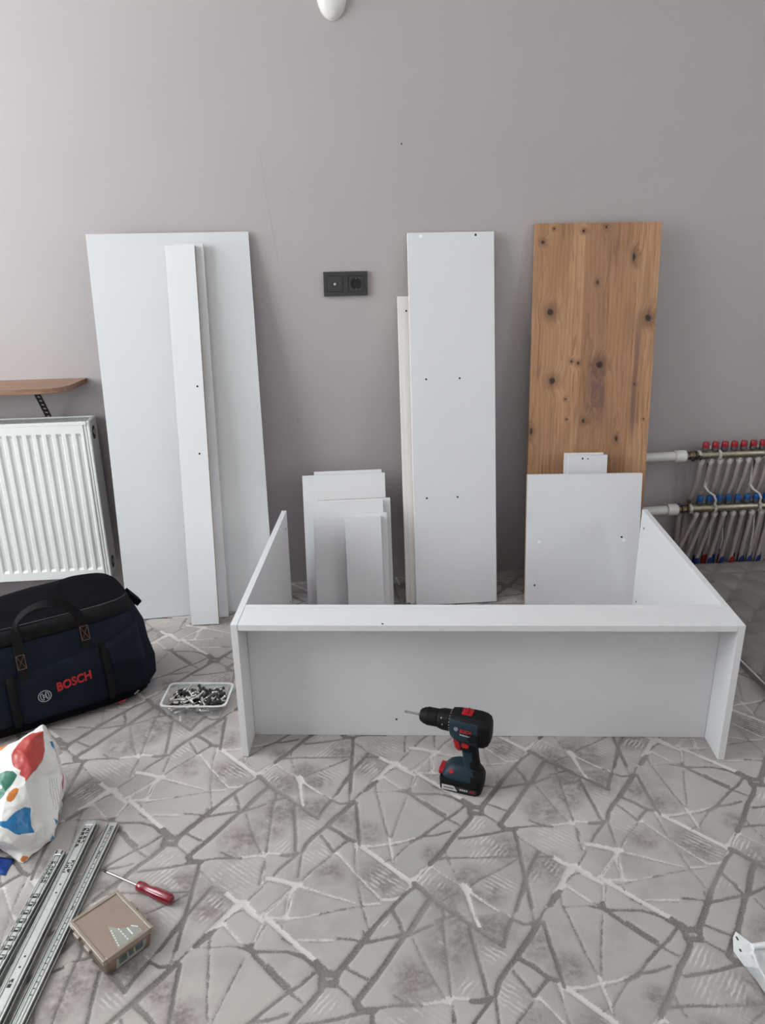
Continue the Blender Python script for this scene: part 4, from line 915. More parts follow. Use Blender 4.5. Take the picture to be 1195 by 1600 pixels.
# ------------------------------------------------------------------ tool bag
bu = Vector((-.889, -.458, 0)).normalized(); bz = Vector((0, 0, 1)); bv = Vector((-.458, .889, 0)).normalized()
# local frame: x runs along the length to the left, y towards the viewer side (out of the front), z up
bf = -bv
bag = thing('tool_bag', 'large black and navy fabric tool bag below the radiator', 'bag', frame((-.581, -.772, .0008), bu, bf, bz))
# rings: z, u0, u1, v_front, v_back
lev = [(.000, -.035, .41, -.020, -.235), (.012, -.075, .445, -.004, -.262), (.045, -.098, .462, .004, -.275), (.10, -.100, .462, .004, -.276), (.16, -.092, .455, .001, -.274), (.22, -.080, .445, -.006, -.270), (.27, -.066, .435, -.018, -.266), (.300, -.054, .428, -.032, -.262), (.312, -.048, .424, -.042, -.260)]
def bag_ring(z, u0, u1, vf, vb, e=5.0, n=72):
    out = []
    for u, v in superellipse(n, (u0 + u1) / 2, (vf + vb) / 2, (u1 - u0) / 2, (vf - vb) / 2, e):
        q = noise.noise((u * 9, v * 9, z * 11)) * .006 + noise.noise((u * 25, v * 25, z * 22)) * .0025
        k = min(1.0, z / .03)
        sag = -.030 * max(0, (u - .03)) / .4 * (z / .31)
        dirv = Vector((u - (u0 + u1) / 2, v - (vf + vb) / 2, 0)).normalized()
        out.append((u + dirv.x * q * k, v + dirv.y * q * k, z + sag + (q * .5 if z > .05 else 0)))
    return out
rings = [bag_ring(*q) for q in lev]
b = B().loft(rings, caps=False)
k = len(lev) - 1; n = 72
b.f.append(tuple(range(n - 1, -1, -1))); b.m.append(0)
b.build('bag_body', M_NAVY, bag, angle=70)
# black soft top: domed, higher at the back
tr = rings[-1]; cu, cv = .188, -.151
tops = []
for f_, h in ((1.0, .0), (.94, .012), (.82, .020), (.6, .024), (.3, .026), (.02, .027)):
    rg = []
    for (u, v, z) in tr:
        uu, vv = cu + (u - cu) * f_, cv + (v - cv) * f_
        bk = max(0, (cv + .08 - vv) / .19)
        rg.append((uu, vv, z * f_ + (1 - f_) * .303 + h * (.25 + 1.0 * bk) + noise.noise((uu * 14, vv * 14, 3)) * .004 * (1 - f_)))
    tops.append(rg)
B().loft(tops, caps=True).build('top_cover', M_BLKF, bag, angle=80)
def front_y(u, z):
    """front surface of the bag at (u, z)"""
    for a, c in zip(lev[:-1], lev[1:]):
        if a[0] <= z <= c[0]:
            t = (z - a[0]) / (c[0] - a[0])
            u0, u1, vf, vb = [a[i] + (c[i] - a[i]) * t for i in (1, 2, 3, 4)]
            s = min(.999, abs((u - (u0 + u1) / 2) / ((u1 - u0) / 2)))
            return (vf + vb) / 2 + (vf - vb) / 2 * (1 - s ** 5) ** .2
    return -.04
def front_patch(name, quad, lift, m, nx=14, nz=8, parent=None, thick=.004, wob=.0):
    """fabric panel sewn onto the front: quad of (u,z) corners tl,tr,br,bl (left = smaller u)"""
    b = B(); vs = []
    (a0, a1, a2, a3) = [Vector(q) for q in quad]
    for layer in (0, 1):
        for j in range(nz + 1):
            for i in range(nx + 1):
                s, t = i / nx, j / nz
                p = (a0 * (1 - s) + a1 * s) * (1 - t) + (a3 * (1 - s) + a2 * s) * t
                edge = min(s, 1 - s, t, 1 - t)
                l = lift * min(1, .35 + edge * 6) if layer == 0 else -.004
                z = max(p.y, .006)
                sag = -.030 * max(0, (p.x - .03)) / .4 * (z / .31)
                vs.append((p.x, front_y(p.x, z) + l + .004 + noise.noise((p.x * 20, z * 20, 7)) * wob, z + sag * 0))
    w_ = nx + 1; h_ = (nx + 1) * (nz + 1)
    fs = [(j * w_ + i, j * w_ + i + 1, (j + 1) * w_ + i + 1, (j + 1) * w_ + i) for j in range(nz) for i in range(nx)]
    per = [i for i in range(nx + 1)] + [j * w_ + nx for j in range(1, nz + 1)] + [nz * w_ + i for i in range(nx - 1, -1, -1)] + [j * w_ for j in range(nz - 1, 0, -1)]
    fs += [(per[i], per[(i + 1) % len(per)], per[(i + 1) % len(per)] + h_, per[i] + h_) for i in range(len(per))]
    return b.add(vs, fs).build(name, m, parent or bag, angle=60)
front_patch('rim_band', [(-.045, .310), (.41, .300), (.41, .268), (-.052, .278)], .006, M_WEB, 30, 4)
front_patch('front_panel', [(-.04, .272), (.42, .262), (.43, .03), (-.05, .03)], .002, M_NAVYL, 30, 10, wob=.004)
pk = front_patch('front_pocket', [(.066, .206), (.290, .182), (.292, .030), (.062, .030)], .012, M_NAVYL, 18, 10, wob=.004)
front_patch('pocket_binding', [(.038, .212), (.066, .210), (.060, .025), (.040, .025)], .014, M_WEB, 4, 10)
front_patch('pocket_binding', [(.290, .188), (.312, .186), (.314, .025), (.292, .025)], .014, M_WEB, 4, 10)
front_patch('side_pocket', [(-.046, .235), (.052, .206), (.040, .030), (-.066, .030)], .010, M_NAVY, 10, 10, wob=.004)
front_patch('pocket_flap', [(-.052, .238), (.056, .208), (.044, .138), (-.060, .120)], .016, M_NAVYL, 10, 8, wob=.003)
front_patch('base_guard', [(-.06, .040), (.43, .040), (.42, .006), (-.05, .006)], .013, M_BLKF, 30, 3)
front_patch('left_pocket', [(.316, .175), (.43, .165), (.43, .03), (.318, .03)], .009, M_NAVYL, 8, 6, wob=.003)
front_patch('red_tag', [(.006, .022), (.045, .020), (.043, .008), (.004, .010)], .018, M_LOGOR, 3, 2)
# carrying handle: webbing strap with stitched boxes
hp = []
for u, z, y in ((.268, .170, .018), (.267, .215, .016), (.266, .262, .012), (.264, .300, .018), (.258, .335, .032), (.240, .362, .046), (.212, .376, .052), (.180, .378, .052), (.150, .368, .048), (.124, .345, .038), (.107, .315, .024), (.098, .285, .012), (.095, .250, .014), (.096, .212, .016)):
    hp.append((u, (front_y(u, min(z, .30)) if z < .29 else -.03) + y - .004, z))
smooth_hp = []
for i in range(len(hp) - 1):
    p0, p1, p2, p3 = [Vector(hp[max(0, min(len(hp) - 1, i + q))]) for q in (-1, 0, 1, 2)]
    for t in (0, .34, .67):
        smooth_hp.append(.5 * ((2 * p1) + (p2 - p0) * t + (2 * p0 - 5 * p1 + 4 * p2 - p3) * t * t + (3 * p1 - p0 - 3 * p2 + p3) * t ** 3))
smooth_hp.append(Vector(hp[-1]))
b = B(); vs = []; n_ = len(smooth_hp)
for i, p in enumerate(smooth_hp):
    t = (smooth_hp[min(i + 1, n_ - 1)] - smooth_hp[max(i - 1, 0)]).normalized()
    out = Vector((0, 1, 0)); sd = t.cross(out).normalized(); nn = sd.cross(t).normalized()
    kk = max(0.0, min(1.0, (p.z - .285) / .05)) * max(0.0, min(1.0, (p.x - .12) / .09))
    sd = (sd * (1 - kk) + Vector((0, 1, -.25)) * (kk if sd.y > -.5 else -kk)).normalized(); nn = sd.cross(t).normalized()
    for a_, c_ in ((-1, -1), (1, -1), (1, 1), (-1, 1)):
        vs.append(p + sd * a_ * .0125 + nn * c_ * .0022)
fs = [(i * 4 + q, i * 4 + (q + 1) % 4, i * 4 + 4 + (q + 1) % 4, i * 4 + 4 + q) for i in range(n_ - 1) for q in range(4)] + [(3, 2, 1, 0), tuple((n_ - 1) * 4 + q for q in range(4))]
hd = b.add(vs, fs).build('carry_handle', M_WEB, bag, angle=50)
for uu, z0, z1 in ((.267, .205, .243), (.096, .238, .276)):
    b = B(); y = lambda z: front_y(uu, z) + .0185
    c = [(uu - .0105, z0), (uu + .0105, z0), (uu + .0105, z1), (uu - .0105, z1)]
    for p, q in ((0, 1), (1, 2), (2, 3), (3, 0), (0, 2), (1, 3)):
        b.tube([(c[p][0], y(c[p][1]), c[p][1]), (c[q][0], y(c[q][1]), c[q][1])], .0006 if q - p != 2 else .0004, 5)
    b.build('stitching', M_STITCH, hd)
B().tube([(u, front_y(u, .309) + .006, .3115) for u in [(-.04 + .45 * i / 24) for i in range(25)]], .0008, 5).build('rim_stitching', mat('grey_stitching', (.10, .095, .09), .8), bag)
# zip end tab on the right end
B().prism([(-.035, -.022), (.012, -.018), (.022, .0), (.014, .018), (-.035, .024)], -.014, .004, X=frame((-.072, -.115, .262), (-.62, .05, -.78), (0.05, 1, 0), (.78, 0, -.62))).build('zip_tab', M_BLKF, bag, bevel=.002)
fr = lambda u, z, ang: frame((u, front_y(u, z) + .0172, z), (-1, 0, 0), (0, 0, 1), (0, 1, 0)) @ Matrix.Rotation(radians(ang), 4, 'Z')
text_mesh('brand_lettering', 'BOSCH', .036, M_LOGOR, bag, fr(.146, .1285, 6.5), .0013, .12, .0008, .096)
emblem(bag, fr(.227, .110, 6), .0175, M_LOGOW)
b = B()
for i, (u, z) in enumerate(((-.012, .024), (-.015, .027), (-.019, .0245), (-.020, .0295), (-.024, .0285))):
    b.box(u - .0018, u + .0018, front_y(u, .026) + .012, front_y(u, .026) + .016, z - .0016, z + .0016)
b.build('care_label_print', M_LOGOW, bag, smooth=False)

# ------------------------------------------------------------------ drawer slides on the carpet
def slide(label, x, y, ang, L, wd, kind):
    a = radians(ang)
    X = frame((x, y, .0006), (sin(a), cos(a), 0), (-cos(a), sin(a), 0), (0, 0, 1))   # local x runs up the photo along the slide, y to the left
    o = thing('drawer_slide', label, 'drawer slide', X, group='metal drawer slides')
    h = .013 if kind != 'inner' else .010
    # C channel: web with two folded flanges
    b = B().box(-L, 0, -wd / 2, wd / 2, h - .0016, h)
    for s in (-1, 1):
        b.box(-L, 0, s * wd / 2 - .0009, s * wd / 2 + .0009, .0, h + .0012)
    b.build('channel', M_ZINC, o, smooth=False, bevel=.0005)
    b = B()
    for s in (-1, 1):
        b.box(-L + .002, -.012, s * (wd / 2 - .0050) - .0010, s * (wd / 2 - .0050) + .0010, h, h + .0010)
    b.build('rolled_bead', M_ZINCD, o, smooth=False)
    if kind != 'inner':
        B().box(-L, -.006, -wd / 2 - .0055, -wd / 2 - .0012, 0, h - .003).build('ball_track', M_RAILD, o, smooth=False, bevel=.001)
        B().box(-L, -.003, -wd / 2 - .0075, -wd / 2 - .0058, 0, h - .001).build('outer_flange', M_ZINCD, o, smooth=False, bevel=.0005)
    else:
        for s in (-1, 1):
            B().box(-L, -.002, s * (wd / 2 + .0055) - .0010, s * (wd / 2 + .0055) + .0010, 0, h - .002).build('outer_flange', M_ZINCD, o, smooth=False, bevel=.0005)
        B().box(-L, -.002, wd / 2 + .001, wd / 2 + .0045, 0, h - .005).build('ball_track', M_RAILD, o, smooth=False)
    return o, h
def marks(o, h, rects, name='stencil_mark', m=None):
    b = B()
    for x0, x1, y0, y1 in rects:
        b.box(x0, x1, y0, y1, h - .0002, h + .0003)
    return b.build(name, m or M_INK, o, smooth=False)
def glyphs(x, n, y, sz, rng):
    """blocky stencil characters in rows along the slide"""
    out = []
    for i in range(n):
        x0 = x - i * sz * 1.25
        for j in (0, 1, 2):
            for k in (0, 1, 2):
                if rng.random() < .74:
                    out.append((x0 - sz * (k + 1) / 3, x0 - sz * k / 3 - .0002, y - sz * .45 + sz * .3 * j, y - sz * .45 + sz * .3 * (j + 1) - .0002))
    return out
rng = random.Random(3)
o, h = slide('metal drawer slide with black slots, leftmost of the three', -.6075, -1.376, 6.9, .46, .0215, 'outer')
B().box(-.014, .0045, -.0085, .0085, .006, h + .002).build('end_tab', M_ZINC, o, smooth=False, bevel=.003)
marks(o, h + .0022, [(-.0105, -.001, .0045, .0072), (-.0105, -.001, -.0072, -.0045), (-.0165, -.0145, -.005, .002)], 'tab_slot')
marks(o, h, glyphs(-.030, 6, .0050, .0082, rng) + glyphs(-.030, 6, -.0040, .0082, rng))
for i in range(8):
    x0 = -.118 - i * .0205
    marks(o, h, [(x0 - .0110, x0, -.0088, -.0030), (x0 - .0110, x0, .0040, .0088), (x0 - .0110, x0 - .0062, -.0030, .0040), (x0 - .0022, x0, -.0030, .0022)], 'stop_slot')
o, h = slide('metal drawer slide with two black code blocks, middle of the three', -.5640, -1.2905, 5.2, .55, .027, 'outer')
B().box(-.012, .0045, -.0115, .0115, .006, h + .0015).build('end_tab', M_ZINC, o, smooth=False, bevel=.003)
marks(o, h, glyphs(-.020, 5, .0060, .0098, rng) + glyphs(-.020, 4, -.0048, .0098, rng))
marks(o, h, glyphs(-.117, 3, .0060, .0098, rng) + glyphs(-.117, 3, -.0045, .0098, rng))
for x0 in (-.183, -.205, -.355, -.378):
    B().lathe([(.0022, 0), (.0022, .0004)], (x0, -.001, h - .0001), (0, 0, 1), 12).build('screw_hole', M_INK, o)
marks(o, h, glyphs(-.402, 2, .002, .0080, rng))
o, h = slide('narrow metal drawer slide with small tick marks beside the brown box', -.5105, -1.294, 6.33, .56, .0165, 'inner')
marks(o, h, glyphs(-.012, 4, .0005, .0042, rng) + glyphs(-.090, 4, .0005, .0045, rng) + glyphs(-.238, 2, .0005, .0048, rng), 'stencil_mark')
for i in range(32):
    x0 = -.036 - i * .0128
    if -.115 < x0 < -.085 or -.255 < x0 < -.232: continue
    marks(o, h, [(x0 - .0020, x0, -.0022, .0022)], 'tick_mark', M_GREYC)

# ------------------------------------------------------------------ screwdriver
t0 = Vector((-.502, -1.439, .0105)); t1 = Vector((-.335, -1.541, .0125)); ax = (t1 - t0).normalized()
sd_ = thing('screwdriver', 'red handled screwdriver lying beside the brown box', 'screwdriver', frame(t0, ax, Vector((0, 0, 1)).cross(ax).normalized(), ax.cross(Vector((0, 0, 1)).cross(ax).normalized())))
B().lathe([(.0012, 0), (.0024, .003), (.0030, .006), (.0030, .012), (.0026, .014)], (0, 0, 0), (1, 0, 0), 10).build('tip', M_BLACK, sd_)
B().lathe([(.0026, .012), (.0026, .105)], (0, 0, 0), (1, 0, 0), 14).build('shaft', M_STEEL, sd_)
b = B(); hp_ = [(.101, .0085), (.103, .0105), (.112, .0112), (.120, .0100), (.128, .0088), (.136, .0098), (.148, .0117), (.165, .0120), (.183, .0117), (.190, .0098), (.1925, .006)]
rings = []
for s_, r_ in hp_:
    fl = 1 if .125 < s_ < .186 else 0
    rings.append([(s_, r_ * (1 - .09 * fl * max(0, cos(6 * a))) * cos(a), r_ * (1 - .09 * fl * max(0, cos(6 * a))) * sin(a)) for a in [2 * pi * i / 48 for i in range(48)]])
b.loft(rings).build('handle', M_SCREW, sd_, angle=50)

# ------------------------------------------------------------------ brown plastic box with milky lid
ba = Vector((.67, -.743, 0)).normalized(); bb_ = Vector((0, 0, 1)).cross(ba)
bx = thing('plastic_box', 'square brown plastic box with a milky lid beside the screwdriver', 'box', frame((-.4385, -1.6165, .0006), ba, bb_, (0, 0, 1)))
ha_, hb_, hh_ = .0655, .0515, .045
b = B().loft([[(x, y, z) for x, y in superellipse(40, 0, 0, a, c, 12)] for z, a, c in ((0, ha_ - .006, hb_ - .006), (.002, ha_ - .004, hb_ - .004), (hh_ - .012, ha_ - .001, hb_ - .001))])
body = b.build('box_body', M_BOX, bx, angle=50)
b = B()
for x0, x1, y0, y1, z0, z1 in ((-ha_ - .001, ha_ + .001, -hb_ - .001, -hb_ + .006, hh_ - .012, hh_), (-ha_ - .001, ha_ + .001, hb_ - .006, hb_ + .001, hh_ - .012, hh_), (-ha_ - .001, -ha_ + .006, -hb_ + .006, hb_ - .006, hh_ - .012, hh_), (ha_ - .006, ha_ + .001, -hb_ + .006, hb_ - .006, hh_ - .012, hh_)):
    b.box(x0, x1, y0, y1, z0, z1)
lid = b.build('lid_frame', M_BOXF, bx, smooth=False, bevel=.0012)
win = B().box(-ha_ + .0055, ha_ - .0055, -hb_ + .0055, hb_ - .0055, hh_ - .011, hh_ - .0022).build('lid_window', M_BOXL, bx, smooth=False)
for x0, y0, sx_, sy_ in ((-.030, -hb_ - .003, .010, .0035), (.012, -hb_ - .003, .010, .0035), (.030, hb_ + .003, .008, .0035), (-.012, hb_ + .003, .012, .0035)):
    B().box(x0 - sx_, x0 + sx_, y0 - sy_, y0 + sy_, hh_ - .013, hh_ - .004).build('latch', M_BOXF, bx, smooth=False, bevel=.0012)
# sticker seen through the lid and on the front side (x = +ha_)
fan = [(.0590, -.018), (.0590, .034), (.040, .034), (.030, .020), (.020, .006), (-.002, -.006), (.030, -.013)]
B().prism(fan, hh_ - .0022, hh_ - .0019).build('paper_sticker', M_PRINTG, win, smooth=False)
b = B()
for i in range(7):
    b.box(.012 + i * .0065, .0155 + i * .0065, -.008 - .0012 * i, -.0055 - .0012 * i, hh_ - .0019, hh_ - .0015)
for i in range(5):
    b.box(.018 + i * .008, .023 + i * .008, .004, .006, hh_ - .0019, hh_ - .0015)
b.box(.030, .050, .016, .0185, hh_ - .0019, hh_ - .0015)
for i in range(4):
    b.box(.030 + i * .003, .034 + i * .003, .025 + i * .002, .027 + i * .002, hh_ - .0019, hh_ - .0015)
b.build('sticker_print', M_PRINTW, win, smooth=False)
st = B().prism([(-.030, .006), (.026, .008), (.034, .018), (.036, .031), (-.026, .031)], 0, .0005, X=frame((ha_ - .0022, 0, 0), (0, 1, 0), (0, 0, 1), (1, 0, 0))).build('side_sticker', M_PRINTG, bx, smooth=False)
b = B()
for y0, y1, z0, z1 in ((-.022, -.006, .012, .026), (-.002, .008, .014, .026), (.012, .028, .014, .027)):
    b.box(ha_ - .0019, ha_ - .0012, y0, y1, z0, z1)
b.build('sticker_block', M_PRINTD, st, smooth=False)

# ------------------------------------------------------------------ clear tray of fittings
ty = -.115
tub = thing('plastic_tray', 'clear plastic tray full of metal fittings on the carpet', 'tray', frame((-.3775, -.823, .0006), (cos(ty), sin(ty), 0), (-sin(ty), cos(ty), 0), (0, 0, 1)))
tw, td, tz = .0935, .060, .040
def rr(a, c, z, e=9): return [(x, y, z) for x, y in superellipse(44, 0, 0, a, c, e)]
B().loft([rr(tw - .010, td - .010, .0), rr(tw - .008, td - .008, .002), rr(tw - .001, td - .001, tz), rr(tw - .0025, td - .0025, tz), rr(tw - .0095, td - .0095, .0025), rr(.001, .001, .0025)], caps=True).build('tray_wall', M_TUB, tub, angle=40)
B().loft([rr(tw - .003, td - .003, tz - .002), rr(tw + .003, td + .003, tz - .002), rr(tw + .003, td + .003, tz), rr(tw - .003, td - .003, tz), rr(tw - .003, td - .003, tz - .002)], caps=False).build('tray_rim', M_TUBR, tub, angle=40)
me_b = B().lathe([(.0038, 0), (.0046, .001), (.0046, .014), (.0038, .015), (.0038, .026), (.0050, .027), (.0050, .031), (.0036, .032)], (0, 0, -.016), (0, 0, 1), 8).mesh('cam_dowel', M_DOW)
me_s = B().lathe([(.0030, 0), (.0040, .001), (.0040, .014), (.0032, .015), (.0032, .030), (.0044, .031), (.0044, .034), (.0026, .035)], (0, 0, -.0175), (0, 0, 1), 8).mesh('connecting_bolt', M_CHROME)
rg2 = random.Random(11)
TX = tub.matrix_world.copy()
TX = frame((-.3775, -.823, .0006), (cos(ty), sin(ty), 0), (-sin(ty), cos(ty), 0), (0, 0, 1))
for i in range(150):
    lay = i // 50
    px_ = rg2.uniform(-tw + .024, tw - .021); py_ = rg2.uniform(-td + .022, td - .022)
    hz2 = .0090 + lay * .0115 + .005 * max(0, 1 - abs(px_) / .07) * (lay > 0)
    silver = rg2.random() < .56
    yaw = rg2.choice([.9, 1.0, 2.2, 2.4, .3]) + rg2.uniform(-.35, .35); tilt = pi / 2 + rg2.uniform(-.16, .16) * (1 + lay * .5)
    o = link('connecting_bolt' if silver else 'cam_dowel', me_s if silver else me_b)
    o.matrix_world = TX @ Matrix.Translation((px_, py_, hz2)) @ Matrix.Rotation(yaw, 4, 'Z') @ Matrix.Rotation(tilt, 4, 'Y')
    if silver: tag(o, 'silver metal connecting bolt in the heap inside the clear tray', 'bolt', 'silver bolts in the clear tray')
    else: tag(o, 'black cam dowel in the heap inside the clear tray', 'dowel', 'black dowels in the clear tray')

# ------------------------------------------------------------------ crumpled carrier bag with coloured blobs
# sheet points: (print x, print y) in print units, and where that point of the film sits in the room
BAGP = [(378,143,-0.6887,-1.1424,0.2),(140,300,-0.7356,-1.1926,0.19),(0,340,-0.7697,-1.199,0.185),(-150,380,-0.8171,-1.1836,0.165),(460,280,-0.6713,-1.1499,0.16),(500,400,-0.6559,-1.177,0.14),(540,590,-0.6432,-1.2061,0.1),(555,630,-0.6397,-1.2102,0.09),(540,900,-0.633,-1.2681,0.05),(520,1090,-0.6323,-1.3037,0.02),(490,1220,-0.6355,-1.3284,0.001),(390,1290,-0.6534,-1.3504,0.001),(195,1460,-0.6836,-1.4028,0.001),(70,1370,-0.7232,-1.3726,0.004),(-30,1300,-0.7522,-1.3547,0.012),(-150,1330,-0.785,-1.3495,0.001),(395,240,-0.6752,-1.1761,0.192),(395,480,-0.6677,-1.2224,0.15),(300,300,-0.692,-1.2003,0.192),(200,420,-0.7074,-1.2354,0.182),(110,520,-0.7241,-1.2582,0.17),(235,705,-0.6845,-1.299,0.142),(370,640,-0.6777,-1.2325,0.108),(440,640,-0.6637,-1.224,0.1),(290,600,-0.6746,-1.2798,0.158),(250,800,-0.6769,-1.3182,0.128),(285,940,-0.6693,-1.3322,0.096),(380,930,-0.6649,-1.2897,0.062),(340,800,-0.6767,-1.2704,0.088),(470,800,-0.6536,-1.249,0.068),(280,1100,-0.6661,-1.3591,0.07),(320,1160,-0.659,-1.3605,0.052),(385,1205,-0.6523,-1.3462,0.024),(450,1050,-0.6477,-1.3033,0.034),(100,1250,-0.6974,-1.3972,0.062),(180,1180,-0.6826,-1.3821,0.068),(0,1240,-0.7183,-1.4002,0.07),(0,1040,-0.7223,-1.3715,0.105),(130,960,-0.6974,-1.3523,0.11),(0,700,-0.7395,-1.3008,0.15),(100,1300,-0.7139,-1.3694,0.022),(60,800,-0.7172,-1.3281,0.14),(-150,700,-0.7875,-1.2771,0.135),(-150,1050,-0.7672,-1.3532,0.09),(-150,1240,-0.7639,-1.3792,0.055),(200,1330,-0.6878,-1.3779,0.018),(290,1250,-0.6691,-1.3639,0.028)]
NOUT = 16   # the first points run round the outline
BLOBS = dict(
 red=[[(390,240),(300,250),(200,310),(130,390),(105,450),(105,520),(125,560),(185,590),(175,625),(225,660),(232,705),(280,640),(340,570),(385,500),(398,420),(395,300)]],
 green=[[(-120,700),(-60,640),(0,615),(60,600),(120,602),(155,630),(120,700),(60,760),(15,840),(-40,880),(-110,830)]],
 orange=[[(75,790),(110,755),(150,740),(172,760),(150,800),(125,850),(95,870),(60,860),(53,820)],[(-60,350),(70,325),(50,350),(0,400),(-60,430)],[(180,1390),(200,1362),(240,1362),(255,1385),(210,1438),(185,1425)]],
 blue=[[(-80,1035),(50,1045),(130,960),(220,920),(280,930),(285,1100),(310,1150),(250,1155),(170,1175),(130,1160),(60,1110),(-80,1060)],[(447,325),(475,305),(490,340),(490,385),(465,365)],[(445,1230),(480,1170),(500,1215)],[(484,1012),(522,1050),(510,1092)]])
def sdf_poly(P, poly):
    poly = np.array(poly, float); n = len(poly); d = np.full(len(P), 1e9); ins = np.zeros(len(P), bool)
    for i in range(n):
        a, b_ = poly[i], poly[(i + 1) % n]; e = b_ - a; w_ = P - a
        t = np.clip((w_ @ e) / (e @ e), 0, 1); d = np.minimum(d, np.hypot(*(w_ - t[:, None] * e).T))
        c = ((a[1] > P[:, 1]) != (b_[1] > P[:, 1])) & (P[:, 0] < (b_[0] - a[0]) * (P[:, 1] - a[1]) / (b_[1] - a[1] + 1e-12) + a[0])
        ins ^= c
    return np.where(ins, -d, d)
def carrier_bag():
    from mathutils.geometry import delaunay_2d_cdt
    order = [0, 4, 5, 6, 7, 8, 9, 10, 11, 12, 13, 14, 15, 3, 2, 1]
    pts2 = [Vector((p[0], -p[1])) for p in BAGP]
    edges = [(order[i], order[(i + 1) % 16]) for i in range(16)]
    ov, oe, of, iv, ie, jf = delaunay_2d_cdt(pts2, edges, [], 1, 1e-4)
    V = []
    for i in range(len(ov)):
        V.append(Vector(BAGP[iv[i][0]][2:5]))
    bm = bmesh.new(); uvl = bm.verts.layers.float_vector.new('sheet')
    out = set(order)
    top = [bm.verts.new(v) for v in V]
    for i, v in enumerate(top): v[uvl] = (ov[i].x, -ov[i].y, 0)
    bot = []
    for i, v in enumerate(V):
        if iv[i][0] in out: bot.append(top[i])
        else:
            q = bm.verts.new((v.x, v.y + .10, max(.002, v.z * .22))); q[uvl] = (-900, 0, 0); bot.append(q)
    for f in of:
        bm.faces.new([top[i] for i in f])
        g = [bot[i] for i in reversed(f)]
        try: bm.faces.new(g)
        except ValueError: pass
    bmesh.ops.recalc_face_normals(bm, faces=bm.faces[:])
    # a few rounds of splitting; a light relax softens the creases but keeps the facets
    for r in range(4):
        bmesh.ops.subdivide_edges(bm, edges=bm.edges[:], cuts=1, use_grid_fill=True)
        bmesh.ops.smooth_vert(bm, verts=bm.verts[:], factor=.22 if r < 3 else .35, use_axis_x=True, use_axis_y=True, use_axis_z=True)
    bm.normal_update()
    for v in bm.verts:
        c = v.co
        q = noise.noise(c * 38) * .0032 + noise.noise(c * 90 + Vector((3, 1, 2))) * .0013 + abs(noise.noise(c * 22 + Vector((7, 2, 1)))) * -.004
        v.co = c + v.normal * q
        v.co.z = max(v.co.z, .0008)
    me = bpy.data.meshes.new('film')
    bm.to_mesh(me); bm.free()
    n = len(me.vertices)
    uv = np.zeros(n * 3, np.float32); me.attributes['sheet'].data.foreach_get('vector', uv); uv = uv.reshape(-1, 3)[:, :2].astype(float)
    for nm, polys in BLOBS.items():
        d = np.min([sdf_poly(uv, p) for p in polys], 0)
        if nm == 'green': d = np.maximum(d, -sdf_poly(uv, [(-5, 730), (12, 735), (16, 752), (-2, 760)]))
        at = me.attributes.new(nm, 'FLOAT', 'POINT'); at.data.foreach_set('value', np.clip(d, -60, 60).astype(np.float32))
    d = sdf_poly(uv, [(432, 655), (508, 648), (545, 800), (535, 915), (500, 955), (470, 900)])
    at = me.attributes.new('small_print', 'FLOAT', 'POINT'); at.data.foreach_set('value', np.clip(d, -60, 60).astype(np.float32))
    m, t, p = nt('carrier_bag_film'); L = t.links.new
    col = None
    def mixc(f, c0, c1):
        x = node(t, 'ShaderNodeMix', data_type='RGBA'); L(f, x.inputs[0])
        for i, c in ((6, c0), (7, c1)):
            if isinstance(c, tuple): x.inputs[i].default_value = c + (1,)
            else: L(c, x.inputs[i])
        return x.outputs[2]
    col = (0.70, 0.68, 0.66)
    for nm, c in (('red', (0.40, 0.042, 0.034)), ('green', (0.022, 0.145, 0.088)), ('orange', (0.50, 0.155, 0.025)), ('blue', (0.010, 0.16, 0.37))):
        a = node(t, 'ShaderNodeAttribute', attribute_name=nm)
        r = node(t, 'ShaderNodeMapRange'); setin(r, From_Min=-3.0, From_Max=3.0, To_Min=1.0, To_Max=0.0); L(a.outputs['Fac'], r.inputs['Value'])
        col = mixc(r.outputs[0], col, c)
    # rows of tiny grey print
    a = node(t, 'ShaderNodeAttribute', attribute_name='small_print'); s = node(t, 'ShaderNodeAttribute', attribute_name='sheet')
    r = node(t, 'ShaderNodeMapRange'); setin(r, From_Min=-4.0, From_Max=0.0, To_Min=1.0, To_Max=0.0); L(a.outputs['Fac'], r.inputs['Value'])
    mp = node(t, 'ShaderNodeMapping'); mp.inputs['Rotation'].default_value = (0, 0, radians(10)); L(s.outputs['Vector'], mp.inputs[0])
    wv = node(t, 'ShaderNodeTexWave'); setin(wv, Scale=0.0135, Distortion=0.0); L(mp.outputs[0], wv.inputs['Vector'])
    nz = node(t, 'ShaderNodeTexNoise'); setin(nz, Scale=0.12, Detail=1.0); L(s.outputs['Vector'], nz.inputs['Vector'])
    r2 = node(t, 'ShaderNodeMapRange'); setin(r2, From_Min=.72, From_Max=.85); L(wv.outputs['Fac'], r2.inputs['Value'])
    r3 = node(t, 'ShaderNodeMapRange'); setin(r3, From_Min=.40, From_Max=.55); L(nz.outputs['Fac'], r3.inputs['Value'])
    m1 = node(t, 'ShaderNodeMath', operation='MULTIPLY'); L(r.outputs[0], m1.inputs[0]); L(r2.outputs[0], m1.inputs[1])
    m2 = node(t, 'ShaderNodeMath', operation='MULTIPLY'); L(m1.outputs[0], m2.inputs[0]); L(r3.outputs[0], m2.inputs[1])
    m3 = node(t, 'ShaderNodeMath', operation='MULTIPLY'); L(m2.outputs[0], m3.inputs[0]); m3.inputs[1].default_value = .7
    col = mixc(m3.outputs[0], col, (0.16, 0.155, 0.15))
    L(col, p.inputs['Base Color'])
    setin(p, Roughness=0.36); p.inputs['Subsurface Weight'].default_value = 0.0
    me.materials.append(m)
